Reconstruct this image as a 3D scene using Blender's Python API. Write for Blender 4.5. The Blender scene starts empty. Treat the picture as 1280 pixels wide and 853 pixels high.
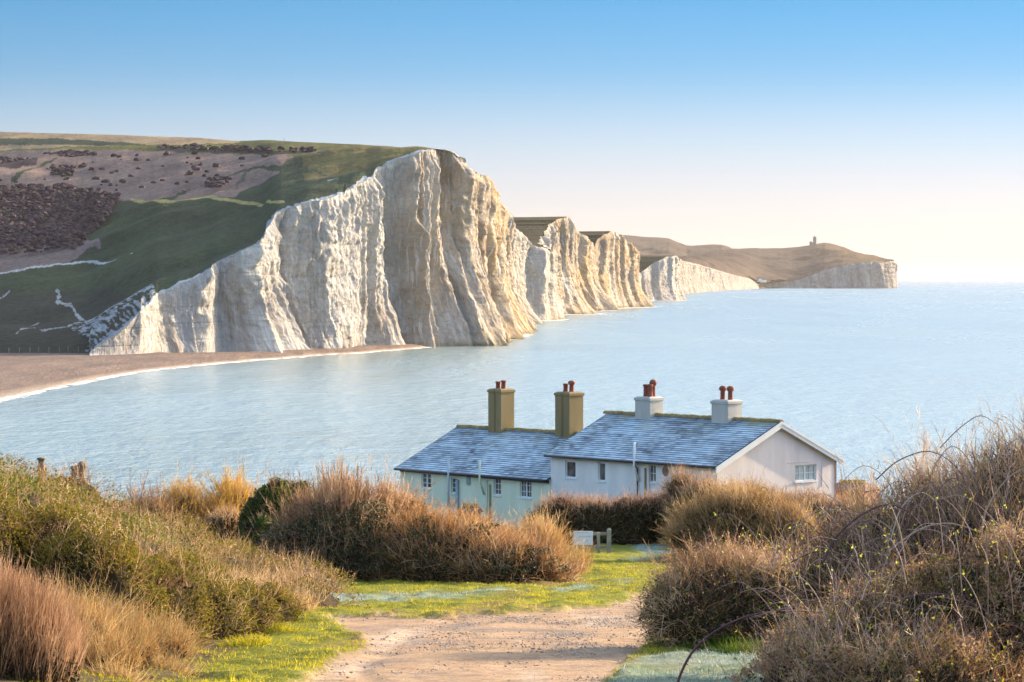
HAZE = 2.1e-5
import bpy, math
import numpy as np
from math import radians, sin, cos, pi
rng = np.random.default_rng(11)
SC = bpy.context.scene
COL = SC.collection
F, YH, H = 3600.0, 348.0, 26.0
PITCH = math.atan((426.5-YH)/F)
CP, SP = math.cos(PITCH), math.sin(PITCH)

# ------------------------------------------------------------------ projection helpers (pixels of the 1280x853 photograph)
def P(px, py, D):
    """world point seen at pixel px,py whose forward distance is D"""
    px = np.asarray(px, float); py = np.asarray(py, float); D = np.asarray(D, float)
    a = (px-640)/F; b = -(py-426.5)/F
    ry = CP + b*SP; rz = -SP + b*CP
    t = D/ry
    return np.stack(np.broadcast_arrays(a*t, D, H + rz*t), -1)
def proj(x, y, z):
    dz = z-H
    f = y*CP - dz*SP; u = y*SP + dz*CP
    f = np.maximum(f, .1)
    return 640 + F*x/f, 426.5 - F*u/f
def sm(x, a, b):
    t = np.clip((x-a)/(b-a), 0, 1); return t*t*(3-2*t)
def _h(ix, iy, seed):
    n = (ix.astype(np.int64)*374761393 + iy.astype(np.int64)*668265263 + seed*1274126177) & 0x7fffffff
    n = (n ^ (n >> 13))*1274126177 & 0x7fffffff
    return ((n ^ (n >> 16)) & 0xffff)/65535.0
def vn(x, y=0, seed=0):
    """value noise, -1..1"""
    x, y = np.broadcast_arrays(np.asarray(x, float), np.asarray(y, float))
    ix, iy = np.floor(x), np.floor(y); fx, fy = x-ix, y-iy
    fx = fx*fx*(3-2*fx); fy = fy*fy*(3-2*fy)
    a, b, c, d = _h(ix, iy, seed), _h(ix+1, iy, seed), _h(ix, iy+1, seed), _h(ix+1, iy+1, seed)
    return 2*((a*(1-fx)+b*fx)*(1-fy) + (c*(1-fx)+d*fx)*fy)-1
def fbm(x, y=0, seed=0, o=4):
    s = 0; a = 1; t = 0
    for i in range(o):
        s = s + a*vn(np.asarray(x)*2**i, np.asarray(y)*2**i, seed+i*17); t += a; a *= .5
    return s/t
def poly_in(px, py, poly):
    px = np.asarray(px); py = np.asarray(py); ins = np.zeros(px.shape, bool)
    n = len(poly)
    for i in range(n):
        x0, y0 = poly[i]; x1, y1 = poly[(i+1) % n]
        if y0 == y1: continue
        c = ((y0 > py) != (y1 > py)) & (px < (x1-x0)*(py-y0)/(y1-y0)+x0)
        ins ^= c
    return ins
def poly_dist(px, py, line):
    d = np.full(np.shape(px), 1e9)
    for (x0, y0), (x1, y1) in zip(line[:-1], line[1:]):
        vx, vy = x1-x0, y1-y0; t = np.clip(((px-x0)*vx+(py-y0)*vy)/(vx*vx+vy*vy+1e-9), 0, 1)
        d = np.minimum(d, np.hypot(px-x0-t*vx, py-y0-t*vy))
    return d

# ------------------------------------------------------------------ object helpers
def tag(o, label=None, cat=None, group=None, kind=None):
    if label: o['label'] = label
    if cat: o['category'] = cat
    if group: o['group'] = group
    if kind: o['kind'] = kind
    return o
def empty(name, loc=(0, 0, 0), rz=0, parent=None):
    o = bpy.data.objects.new(name, None); COL.objects.link(o); o.location = loc; o.rotation_euler = (0, 0, rz)
    o.empty_display_size = .3
    if parent: o.parent = parent
    return o
class MB:
    """collects vertices and faces, builds ONE mesh object"""
    def __init__(s): s.v = []; s.f = []; s.n = 0; s.tint = []; s.uv = []; s.cov = []
    def add(s, V, faces, mat=0, tint=None, uv=None, cov=None, smooth=False):
        V = np.asarray(V, np.float32).reshape(-1, 3)
        groups = faces if isinstance(faces, list) and len(faces) and isinstance(faces[0], np.ndarray) else None
        if groups is None:
            by = {}
            for q in faces: by.setdefault(len(q), []).append(q)
            groups = [np.array(x, np.int64) for x in by.values()]
        for g in groups:
            if len(g): s.f.append((g+s.n, mat, smooth))
        s.v.append(V); s.n += len(V)
        s.tint.append(np.broadcast_to(np.float32(.5) if tint is None else np.asarray(tint, np.float32), (len(V),)))
        s.uv.append(np.zeros((len(V), 2), np.float32) if uv is None else np.asarray(uv, np.float32))
        s.cov.append(np.zeros((len(V), 3), np.float32) if cov is None else np.asarray(cov, np.float32))
        return s
    def box(s, lo, hi, mat=0, tint=None):
        x0, y0, z0 = lo; x1, y1, z1 = hi
        V = [(x0,y0,z0),(x1,y0,z0),(x1,y1,z0),(x0,y1,z0),(x0,y0,z1),(x1,y0,z1),(x1,y1,z1),(x0,y1,z1)]
        s.add(V, [(0,3,2,1),(4,5,6,7),(0,1,5,4),(1,2,6,5),(2,3,7,6),(3,0,4,7)], mat, tint); return s
    def tube(s, pts, rad, n=6, mat=0, tint=None, cap=True):
        pts = np.asarray(pts, float); k = len(pts); rad = np.broadcast_to(rad, (k,))
        d = np.gradient(pts, axis=0); d /= np.linalg.norm(d, axis=1)[:, None]+1e-9
        ref = np.array([0, 0, 1.]) if abs(d[0, 2]) < .9 else np.array([1., 0, 0])
        V = []
        for i in range(k):
            a = np.cross(d[i], ref); a /= np.linalg.norm(a)+1e-9; b = np.cross(d[i], a)
            for j in range(n):
                t = 2*pi*j/n; V.append(pts[i]+rad[i]*(a*cos(t)+b*sin(t)))
        Fc = [(i*n+j, i*n+(j+1) % n, (i+1)*n+(j+1) % n, (i+1)*n+j) for i in range(k-1) for j in range(n)]
        if cap: Fc += [tuple(range(n))[::-1], tuple((k-1)*n+j for j in range(n))]
        s.add(V, Fc, mat, tint, smooth=True); return s
    def grid(s, G, mat=0, uv=None, cov=None, tint=None, smooth=True, flip=False):
        r, c = G.shape[:2]
        i = np.arange(r*c).reshape(r, c)
        q = np.stack([i[:-1, :-1], i[:-1, 1:], i[1:, 1:], i[1:, :-1]], -1).reshape(-1, 4)
        if flip: q = q[:, ::-1]
        s.add(G.reshape(-1, 3), [q], mat, None if tint is None else tint.reshape(-1),
              None if uv is None else uv.reshape(-1, 2), None if cov is None else cov.reshape(-1, 3), smooth); return s
    def build(s, name, mats, parent=None, attrs=()):
        me = bpy.data.meshes.new(name)
        V = np.concatenate(s.v).astype(np.float32)
        loops = np.concatenate([g.reshape(-1) for g, m, sm_ in s.f]).astype(np.int32)
        tot = np.concatenate([np.full(len(g), g.shape[1]) for g, m, sm_ in s.f]).astype(np.int32)
        mi = np.concatenate([np.full(len(g), m) for g, m, sm_ in s.f]).astype(np.int32)
        sh = np.concatenate([np.full(len(g), sm_) for g, m, sm_ in s.f])
        st = np.concatenate([[0], np.cumsum(tot)[:-1]]).astype(np.int32)
        me.vertices.add(len(V)); me.vertices.foreach_set('co', V.ravel())
        me.loops.add(len(loops)); me.loops.foreach_set('vertex_index', loops)
        me.polygons.add(len(tot)); me.polygons.foreach_set('loop_start', st); me.polygons.foreach_set('loop_total', tot)
        me.polygons.foreach_set('material_index', mi); me.polygons.foreach_set('use_smooth', sh.astype(bool))
        if 'tint' in attrs:
            a = me.attributes.new('tint', 'FLOAT', 'POINT'); a.data.foreach_set('value', np.concatenate(s.tint).astype(np.float32))
        if 'cover' in attrs:
            a = me.attributes.new('cover', 'FLOAT_VECTOR', 'POINT'); a.data.foreach_set('vector', np.concatenate(s.cov).astype(np.float32).ravel())
        if 'uv' in attrs:
            u = me.uv_layers.new(name='uv'); UV = np.concatenate(s.uv).astype(np.float32)
            u.data.foreach_set('uv', UV[loops].ravel())
        me.update(calc_edges=True)
        for m in (mats if isinstance(mats, (list, tuple)) else [mats]): me.materials.append(m)
        o = bpy.data.objects.new(name, me); COL.objects.link(o)
        if parent: o.parent = parent
        return o

# ------------------------------------------------------------------ materials
class Mat:
    def __init__(s, name):
        s.m = bpy.data.materials.new(name); s.m.use_nodes = True; s.t = s.m.node_tree; s.t.nodes.clear()
        s.out = s.n('ShaderNodeOutputMaterial')
    def n(s, typ, **kw):
        nd = s.t.nodes.new(typ)
        for k, v in kw.items():
            if k.startswith('i_'):
                key = k[2:]; key = int(key) if key.isdigit() else key.replace('_', ' ')
                nd.inputs[key].default_value = v
            else: setattr(nd, k, v)
        return nd
    def l(s, a, b): s.t.links.new(a, b)
    def ramp(s, fac, stops, interp='LINEAR'):
        r = s.n('ShaderNodeValToRGB'); r.color_ramp.interpolation = interp
        e = r.color_ramp.elements
        e[0].position, e[0].color = stops[0][0], tuple(stops[0][1])+(1,)
        e[1].position, e[1].color = stops[-1][0], tuple(stops[-1][1])+(1,)
        for p, c in stops[1:-1]:
            k = e.new(p); k.color = tuple(c)+(1,)
        s.l(fac, r.inputs[0]); return r.outputs[0]
    def noise(s, vec, scale, detail=4, rough=.55, dist=0):
        x = s.n('ShaderNodeTexNoise'); x.inputs['Scale'].default_value = scale; x.inputs['Detail'].default_value = detail
        x.inputs['Roughness'].default_value = rough; x.inputs['Distortion'].default_value = dist
        if vec is not None: s.l(vec, x.inputs['Vector'])
        return x.outputs[0]
    def mapping(s, vec, scale=(1, 1, 1), rot=(0, 0, 0), loc=(0, 0, 0)):
        x = s.n('ShaderNodeMapping'); x.inputs['Scale'].default_value = scale; x.inputs['Rotation'].default_value = rot
        x.inputs['Location'].default_value = loc
        s.l(vec, x.inputs['Vector']); return x.outputs[0]
    def mix(s, fac, a, b, mode='MIX'):
        x = s.n('ShaderNodeMix', data_type='RGBA', blend_type=mode)
        for sock, v in ((x.inputs[0], fac), (x.inputs[6], a), (x.inputs[7], b)):
            if isinstance(v, (int, float)): sock.default_value = v
            elif isinstance(v, (tuple, list)): sock.default_value = tuple(v)+(1,)
            else: s.l(v, sock)
        return x.outputs[2]
    def math(s, op, a, b=0, clamp=False):
        x = s.n('ShaderNodeMath', operation=op); x.use_clamp = clamp
        for sock, v in ((x.inputs[0], a), (x.inputs[1], b)):
            if isinstance(v, (int, float)): sock.default_value = v
            else: s.l(v, sock)
        return x.outputs[0]
    def mrange(s, v, a, b, c=0, d=1):
        x = s.n('ShaderNodeMapRange'); s.l(v, x.inputs[0])
        for i, k in enumerate((a, b, c, d)): x.inputs[i+1].default_value = k
        return x.outputs[0]
    def bump(s, h, strength=.5, dist=.1):
        x = s.n('ShaderNodeBump'); x.inputs['Strength'].default_value = strength; x.inputs['Distance'].default_value = dist
        s.l(h, x.inputs['Height']); return x.outputs[0]
    def pos(s): return s.n('ShaderNodeNewGeometry').outputs['Position']
    def obj(s): return s.n('ShaderNodeTexCoord').outputs['Object']
    def uvc(s): return s.n('ShaderNodeUVMap', uv_map='uv').outputs[0]
    def attr(s, name, out=1): 
        x = s.n('ShaderNodeAttribute', attribute_name=name); return x.outputs[out]
    def bsdf(s, col, rough=.8, normal=None, spec=.3, trans=None, transf=.35, **kw):
        b = s.n('ShaderNodeBsdfPrincipled'); b.inputs['Roughness'].default_value = rough if isinstance(rough, (int, float)) else .5
        if not isinstance(rough, (int, float)): s.l(rough, b.inputs['Roughness'])
        b.inputs['Specular IOR Level'].default_value = spec
        if isinstance(col, (tuple, list)): b.inputs['Base Color'].default_value = tuple(col)+(1,)
        else: s.l(col, b.inputs['Base Color'])
        for k, v in kw.items(): b.inputs[k.replace('_', ' ')].default_value = v
        if normal is not None: s.l(normal, b.inputs['Normal'])
        o = b.outputs[0]
        if trans is not None:
            t = s.n('ShaderNodeBsdfTranslucent'); s.l(trans, t.inputs[0])
            mx = s.n('ShaderNodeMixShader'); mx.inputs[0].default_value = transf
            s.l(o, mx.inputs[1]); s.l(t.outputs[0], mx.inputs[2]); o = mx.outputs[0]
        s.l(o, s.out.inputs[0]); return s.m
def simple(name, col, rough=.7, var=.12, scale=3, bump=.15, spec=.3):
    m = Mat(name); p = m.obj(); n = m.noise(p, scale, 5)
    c = m.mix(m.mrange(n, .3, .7), tuple(x*(1-var) for x in col), tuple(min(1, x*(1+var)) for x in col))
    n2 = m.noise(p, scale*9, 3)
    return m.bsdf(c, rough, m.bump(n2, bump, .02), spec)
def veg(name, stops, transf=.35, rough=.7, spec=.2):
    """plant material: the colour differs from twig to twig (tint) and in broad patches"""
    m = Mat(name); t = m.attr('tint', 2)
    n = m.noise(m.pos(), .9, 3)
    f = m.math('ADD', m.math('MULTIPLY', t, .75), m.math('MULTIPLY', m.mrange(n, .3, .7), .25), True)
    c = m.ramp(f, stops)
    return m.bsdf(c, rough, None, spec, trans=c, transf=transf)

# ------------------------------------------------------------------ camera, sun, sky, air
SUN_AZ, SUN_EL = 54.0, 15.5
cam = bpy.data.cameras.new('camera'); cam.lens = F/1280*36; cam.sensor_width = 36
cam.clip_start = .5; cam.clip_end = 200000
co = bpy.data.objects.new('camera', cam); COL.objects.link(co)
co.location = (0, 0, H); co.rotation_euler = (pi/2-PITCH, 0, 0); SC.camera = co
sl = bpy.data.lights.new('sun', 'SUN'); sl.energy = 3.1; sl.angle = radians(.6); sl.color = (1, .79, .54)
so = bpy.data.objects.new('sun', sl); COL.objects.link(so)
so.rotation_euler = (pi/2-radians(SUN_EL), 0, pi-radians(SUN_AZ)); so.location = (200, 100, 200)
w = bpy.data.worlds.new('World'); SC.world = w; w.use_nodes = True
nt = w.node_tree; nt.nodes.clear()
wo = nt.nodes.new('ShaderNodeOutputWorld'); bg = nt.nodes.new('ShaderNodeBackground'); nt.links.new(bg.outputs[0], wo.inputs[0])
sky = nt.nodes.new('ShaderNodeTexSky'); sky.sky_type = 'NISHITA'; sky.sun_disc = False
sky.sun_elevation = radians(SUN_EL); sky.sun_rotation = radians(SUN_AZ); sky.air_density = 1.0; sky.dust_density = 3.0; sky.ozone_density = 1.0
bg.inputs[1].default_value = .15
# clear winter air: the lowest degrees of the sky run from cream at the sea to blue
tc = nt.nodes.new('ShaderNodeTexCoord'); sx = nt.nodes.new('ShaderNodeSeparateXYZ'); nt.links.new(tc.outputs['Generated'], sx.inputs[0])
rp = nt.nodes.new('ShaderNodeValToRGB'); nt.links.new(sx.outputs[2], rp.inputs[0])
mr = nt.nodes.new('ShaderNodeMapRange'); nt.links.new(sx.outputs[2], mr.inputs[0]); mr.inputs[1].default_value = -.005; mr.inputs[2].default_value = .195
nt.links.new(mr.outputs[0], rp.inputs[0])
K = .53/.15
def skycol(c): return tuple(x*1.0 for x in c)+(1,)
SKY = [(0, (.47, .415, .355)), (.08, (.46, .41, .37)), (.18, (.385, .39, .405)), (.28, (.265, .35, .425)), (.38, (.115, .26, .41)), (.52, (.055, .215, .40)), (1, (.045, .15, .32))]
rp.color_ramp.interpolation = 'B_SPLINE'; e = rp.color_ramp.elements; e[0].position, e[0].color = 0, skycol(SKY[0][1]); e[1].position, e[1].color = 1, skycol(SKY[-1][1])
for p_, c_ in SKY[1:-1]: e.new(p_).color = skycol(c_)
# brighter and warmer towards the sun
sunv = (sin(radians(SUN_AZ)), cos(radians(SUN_AZ)), 0)
dt = nt.nodes.new('ShaderNodeVectorMath'); dt.operation = 'DOT_PRODUCT'; nt.links.new(tc.outputs['Generated'], dt.inputs[0]); dt.inputs[1].default_value = sunv
m2 = nt.nodes.new('ShaderNodeMapRange'); nt.links.new(dt.outputs['Value'], m2.inputs[0]); m2.inputs[1].default_value = .42; m2.inputs[2].default_value = .9
m2.inputs[3].default_value = .94; m2.inputs[4].default_value = 1.42
sc_ = nt.nodes.new('ShaderNodeVectorMath'); sc_.operation = 'SCALE'; nt.links.new(rp.outputs[0], sc_.inputs[0])
mk = nt.nodes.new('ShaderNodeMath'); mk.operation = 'MULTIPLY'; nt.links.new(m2.outputs[0], mk.inputs[0]); mk.inputs[1].default_value = K
nt.links.new(mk.outputs[0], sc_.inputs['Scale'])
m3 = nt.nodes.new('ShaderNodeMapRange'); nt.links.new(sx.outputs[2], m3.inputs[0]); m3.inputs[1].default_value = .12; m3.inputs[2].default_value = .32
mm = nt.nodes.new('ShaderNodeMix'); mm.data_type = 'RGBA'
nt.links.new(m3.outputs[0], mm.inputs[0]); nt.links.new(sc_.outputs[0], mm.inputs[6]); nt.links.new(sky.outputs[0], mm.inputs[7])
nt.links.new(mm.outputs[2], bg.inputs[0])
vs = SC.view_settings; SC.display_settings.display_device = 'sRGB'
vs.view_transform = 'Standard'; vs.look = 'None'; vs.exposure = 1.85; vs.gamma = 1; vs.use_curve_mapping = False
SC.cycles.use_denoising = True; SC.cycles.max_bounces = 5; SC.cycles.diffuse_bounces = 3; SC.cycles.volume_bounces = 0
SC.cycles.transparent_max_bounces = 8; SC.cycles.glossy_bounces = 2; SC.cycles.sample_clamp_indirect = 4
SC.cycles.caustics_reflective = False; SC.cycles.caustics_refractive = False
# ================================================================== THE CHALK COAST
# top pixel, base pixel, distance; the base height follows from the base pixel
C = [ # xt, yt, xb, yb, D, ochre
 (112,441,112,444,880,0),(150,414,150,444,888,0),(176,388,172,444.5,894,0),(200,366,204,444,922,0),(235,350,238,443,930,0),
 (262,334,262,442,934,0),(270,328,276,441.5,950,0),(300,313,312,440,952,0),(322,303,322,439.5,955,0),(330,296,336,439,972,0),
 (333,275,350,438.5,990,0),(345,266,356,438,994,0),(385,255,385,437,1003,.0),(400,250,410,436,1006,0),(418,246,424,435,1014,0),
 (440,236,440,433.5,1040,.05),(462,220,462,432,1064,.05),(480,205,484,431,1082,.1),(500,198,500,430,1084,.25),(527,191,524,429.5,1088,.4),
 (536,188,540,430,1100,.35),(548,187,560,431,1112,.5),(563,190,580,431.5,1118,.6),(578,202,592,431.5,1122,.6),(588,213,602,430.5,1140,.8),
 (594,217,612,429.5,1165,.8),(604,221,622,425,1215,.9),(612,224,632,423,1245,1),(612,236,640,420.5,1290,1),(618,250,647,418.5,1328,.9),
 (622,253,650,417,1370,.9),(626,257,651,413,1440,.7),(629,270,653,407,1560,.5),
 (636,278,655,405,1640,.3),(646,288,658,403,1720,.2),(655,296,662,402.3,1748,.1),(668,306,674,401.6,1758,.1),(680,311,685,401,1768,.1),(690,314,695,400.4,1785,.3),(691,315,695,398.5,1850,.5),
 (684,310,688,397,1890,.5),(673,304,680,396,1950,.3),(678,294,685,395,2010,.4),(687,281,694,394.2,2050,.3),(690,279,697,394,2056,.5),(698,274,708,393.4,2064,.8),(706,271.5,724,392.8,2076,.8),
 (711,272,741,392.4,2092,.7),(712,273,741,391.6,2145,.8),(709,283,718,390,2210,.7),(714,286,724,389,2270,.9),(720,288,732,388.7,2290,1),(727,291,741,388.5,2300,1),(735,297,752,388.3,2312,1),(740,302,759,388,2325,.9),(741,306,758,387.3,2385,.9),
 (735,318,744,386.3,2430,.8),(741,312,750,386,2463,.8),(747,300,757,385.8,2472,1),(755,293,764,385.6,2482,1),(763,290,772,385.3,2500,.7),(774,292,786,384.8,2560,.9),(780,297,793,384.4,2572,1),(787,302,800,384.2,2580,1),(792,307,808,384,2592,1),(795,312,809,383,2660,1),
 (790,330,796,381,2836,.6),(794,341,798,379.8,3040,.3),(800,342,803,376.4,3290,.1),(808,335,811,376.3,3300,0),(820,327,823,376.2,3312,0),(834,321,838,376,3326,0),
 (844,320,851,375.6,3345,.1),(846,321,854,375,3460,.3),(843,322,846,372,3800,.2),(843,323,847,371,4069,.2),(850,324,853,368,4680,.1),(862,328,866,366.4,5087,.1),(880,333,884,364.6,5639,0),
 (900,339,904,363.2,6158,0),(918,344,921,362.2,6592,0),(937,348.5,939,361.4,6985,0),(948,356,949,361,7200,0)]
C = np.array(C, float)
i1 = int(np.argmax(C[:, 4] >= 2390)); i2 = int(np.argmax(C[:, 4] >= 3800))
def coast_mesh(C, steps, rows, amp, seed, flare=1.0, pw=2.4, butt=(), grey=0.0):
    top = P(C[:, 0], C[:, 1], C[:, 4]+6); base = P(C[:, 2], C[:, 3], C[:, 4])
    base[:, 2] = np.clip(base[:, 2], -.5, 3)
    seg = np.hypot(*(np.diff(base[:, :2], axis=0).T)); s = np.concatenate([[0], np.cumsum(seg)])
    S = [0.0]
    while S[-1] < s[-1]:
        D = np.interp(S[-1], s, C[:, 4]); S.append(S[-1]+steps(D))
    S = np.array(S); S[-1] = s[-1]
    ip = lambda a: np.stack([np.interp(S, s, a[:, k]) for k in range(a.shape[1])], -1)
    T, B, Di, oc = ip(top), ip(base), np.interp(S, s, C[:, 4]), np.interp(S, s, C[:, 5])
    tg = np.gradient(B[:, :2], axis=0)
    ker = np.ones(25)/25
    tg = np.stack([np.convolve(np.pad(tg[:, k], 12, 'edge'), ker, 'valid') for k in (0, 1)], -1)
    tg /= np.linalg.norm(tg, axis=1)[:, None]+1e-9
    nrm = np.stack([tg[:, 1], -tg[:, 0]], -1)
    # ragged rim
    T[:, 2] += fbm(S/9, 3, seed, 4)*1.1*np.clip(amp, .4, 2)
    t = np.linspace(0, 1, rows)[:, None]
    hgt = np.maximum(T[:, 2]-B[:, 2], 0.2)[None]
    Sx = S[None, :] + 4.5*vn(t*2.6, S[None]/40, seed+5) + 1.2*vn(t*9, S[None]/9, seed+15)
    prof = 1-(1-t)**pw                               # steep above, spreading at the foot
    G = B[None]*(1-prof[..., None]) + T[None]*prof[..., None]
    G[..., 2] = (B[:, 2][None]*(1-t) + T[:, 2][None]*t)
    def ridge(x, sd): return 1-2*np.abs(vn(x, t*.6, sd))
    env = np.clip(hgt/45, .08, 1.1)
    rev = sm(Di, 1112, 1190)[None]
    def saw(x, sd):                                  # asymmetric facets: long shaded sides, short lit ones; reversed where the coast runs away
        x = x + .5*vn(x*.37, t*.5, sd+50) ; f = np.mod(x, 1); w_ = .72
        h0 = _h(np.floor(x), 0*np.floor(x), sd)
        a0 = np.where(f < w_, f/w_, (1-f)/(1-w_)); w2 = .16; a1 = np.where(f < w2, f/w2, (1-f)/(1-w2))
        return (a0*(1-rev)+a1*rev-.5)*(.35+1.1*h0)
    d = saw(Sx/27, seed)*5.5 + ridge(Sx/9.5, seed+1)*1.7 + saw(Sx/5.1, seed+2)*1.3 + ridge(Sx/2.3, seed+7)*.42 + vn(Sx/1.1, t*4, seed+3)*.28
    far_ = (sm(Di, 1650, 2300)*sm(Di, 4300, 3400))[None]
    d = d + rev*(1-.8*far_)*saw(Sx/46, seed+31)*4.5
    d = d*(1-.35*far_)
    hz_ = hgt*t
    d = d + vn(Sx/7, hz_/8, seed+8)*.8 + fbm(S[None]/3.2, hz_/2.8, seed+9, 4)*1.15      # scars and fallen blocks
    blk = _h(np.floor(S[None]/2.6+vn(hz_/4, 0, seed+3)), np.floor(hz_/2.3+vn(S[None]/5, 0, seed+6)), seed+20)
    d = d + (blk-.5)*.55
    # buttress toes
    toe = np.maximum(0, vn(S[None]/17, 0, seed+4)+.25)
    d = d*(.55+.45*t) + toe*8*np.clip(1-t*1.6-vn(S[None]/6, 0, seed+6)*.25, 0, 1)**1.6*flare
    edge = sm(t, 1.0, .93)
    d = d*env*amp*(.35+.65*edge)
    for (pa_, pb_, hf, am) in butt:                  # leaning buttresses: long shaded side, short lit side
        sa, sb = np.interp(pa_, C[:, 2], s), np.interp(pb_, C[:, 2], s)
        f = (S[None]-sa)/(sb-sa); hh_ = np.clip(1-t/hf, 0, 1)
        wd = hh_**.8; f2 = 1-(1-f)/np.maximum(wd, .02)
        d = d + am*hh_**.7*np.clip(f2, 0, 1)*np.clip((1.10-f)/.10, 0, 1)
    G[..., 0] += nrm[:, 0][None]*d; G[..., 1] += nrm[:, 1][None]*d
    # rock ledges: small setbacks along bedding
    bed = np.mod(G[..., 2]/5.3+.15*vn(S[None]/30, 0, seed+12), 1)
    st = (bed < .10)*.14*amp
    G[..., 0] -= nrm[:, 0][None]*st; G[..., 1] -= nrm[:, 1][None]*st
    uv = np.stack([np.broadcast_to(S[None], t.shape[:1]+S.shape), G[..., 2]], -1)
    cov = np.stack([np.broadcast_to(oc[None], uv.shape[:2]), np.broadcast_to(t, uv.shape[:2]), np.full(uv.shape[:2], grey)], -1)
    skirt = G[:1].copy(); skirt[..., 2] -= 4
    G = np.concatenate([skirt, G]); uv = np.concatenate([uv[:1], uv]); cov = np.concatenate([cov[:1], cov])
    return G, uv, cov, Di

# chalk
m = Mat('chalk'); uv = m.uvc(); a = m.attr('cover', 1)
sp = m.n('ShaderNodeSeparateXYZ'); m.l(a, sp.inputs[0]); och, hh = sp.outputs[0], sp.outputs[1]
u3 = m.mapping(uv, (1, 1, 1))
c = m.mix(m.mrange(m.noise(m.mapping(uv, (.35, .035, 1)), 1, 6, .6), .35, .68), (.67, .64, .585), (.44, .42, .395))
c = m.mix(m.mrange(m.noise(m.mapping(uv, (.10, .012, 1)), 1, 4, .6, .6), .50, .72), c, (.47, .475, .50))
sm_ = m.noise(m.mapping(uv, (.05, .04, 1), loc=(3, 7, 0)), 1, 7, .65, .8)
low = m.math('SUBTRACT', 1, hh)
st_ = m.math('MULTIPLY', m.mrange(sm_, .47, .62), m.mrange(low, .1, .8, .25, .95), True)
c = m.mix(st_, c, (.36, .31, .265))
oc_n = m.noise(m.mapping(uv, (.06, .03, 1), loc=(11, 2, 0)), 1, 6, .62, .5)
c = m.mix(m.math('MULTIPLY', och, m.mrange(oc_n, .34, .56, 0, .95), True), c, (.56, .38, .19))
oc_g = m.noise(m.mapping(uv, (.15, .03, 1), loc=(1, 5, 0)), 1, 5, .62, .5)
c = m.mix(m.math('MULTIPLY', och, m.mrange(oc_g, .60, .70, 0, .7), True), c, (.24, .25, .13))
# flint bands
sz = m.n('ShaderNodeSeparateXYZ'); m.l(uv, sz.inputs[0])
zz = m.math('ADD', sz.outputs[1], m.math('MULTIPLY', m.noise(m.mapping(uv, (.05, .0, 1)), 1, 3), 3.0))
ln = m.math('LESS_THAN', m.math('FRACT', m.math('MULTIPLY', zz, .155)), .045)
ln = m.math('MULTIPLY', ln, m.mrange(m.noise(m.mapping(uv, (.06, .35, 1)), 1, 3), .45, .6), True)
c = m.mix(m.math('MULTIPLY', ln, .4), c, (.30, .29, .28))
bs_n = m.noise(m.mapping(uv, (.045, .022, 1), loc=(21, 4, 0)), 1, 7, .68, .7)
c = m.mix(m.math('MULTIPLY', m.mrange(och, .08, .5), m.mrange(bs_n, .47, .60, 0, .8), True), c, (.27, .205, .14))
c = m.mix(m.math('MULTIPLY', sp.outputs[2], .9), c, m.mix(1.0, c, (.60, .55, .52), 'MULTIPLY'))
# speckle and dark wet foot
spk = m.noise(m.mapping(uv, (.8, .55, 1)), 1, 5, .7)
c = m.mix(m.mrange(spk, .52, .68, 0, .6), c, (.36, .34, .33))
spk2 = m.noise(m.mapping(uv, (.28, .10, 1), loc=(5, 0, 0)), 1, 8, .75)
c = m.mix(m.mrange(spk2, .54, .66, 0, .55), c, (.44, .43, .43))
c = m.mix(m.mrange(m.noise(m.mapping(uv, (.9, .05, 1), loc=(8, 0, 0)), 1, 4, .6), .56, .66, 0, .6), c, (.78, .77, .74))
ft = m.mrange(m.math('ADD', sz.outputs[1], m.math('MULTIPLY', m.noise(m.mapping(uv, (.2, .2, 1)), 1, 3), -3.0)), -1.2, 1.4, .8, 0)
c = m.mix(m.math('MULTIPLY', ft, m.mrange(och, 0.1, .5), True), c, (.16, .15, .08))
bn = m.math('ADD', m.noise(m.mapping(uv, (.7, .22, 1)), 1, 8, .7), m.math('MULTIPLY', m.noise(m.mapping(uv, (2.2, .25, 1)), 1, 4, .6), .35))
vo = m.n('ShaderNodeTexVoronoi', feature='F1'); vo.inputs['Scale'].default_value = 1; m.l(m.mapping(uv, (.55, .42, 1)), vo.inputs['Vector'])
vo2 = m.n('ShaderNodeTexVoronoi', feature='DISTANCE_TO_EDGE'); vo2.inputs['Scale'].default_value = 1; m.l(m.mapping(uv, (.30, .22, 1)), vo2.inputs['Vector'])
c = m.mix(m.mrange(vo2.outputs[0], 0, .06, .35, 0), c, (.27, .25, .23))
bn = m.math('ADD', bn, m.math('MULTIPLY', vo.outputs[0], .5))
M_CHALK = m.bsdf(c, .95, m.bump(bn, 1.0, 2.6), .1)

hb = C[:37]
G, uv_, cov_, Di = coast_mesh(C[:i1+1], lambda D: .36 if D < 1160 else 1.1, 190, 1.0, 3, 1.0, 3.8, [(505, 588, .62, 12), (300, 322, .5, 6), (330, 352, .62, 9), (462, 486, .45, 8), (222, 238, .6, 4)])
MBc = MB().grid(G, 0, uv_, cov_)
tag(MBc.build('cliff', M_CHALK, attrs=('uv', 'cover')), 'tall white chalk cliff nearest the beach, with fluted buttresses', None, None, 'structure')
TOP1 = G[-1].copy()
G2, uv_, cov_, Di2 = coast_mesh(C[i1:i2+1], lambda D: 1.8, 120, 1.1, 41, .6, 4.0, (), .25)
tag(MB().grid(G2, 0, uv_, cov_).build('cliff', M_CHALK, attrs=('uv', 'cover')), 'sunlit ochre and white chalk cliffs in the middle distance', None, None, 'structure')
G3, uv_, cov_, Di3 = coast_mesh(C[i2:], lambda D: 4.0, 70, .9, 77, .5, 3.0, (), .8)
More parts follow.
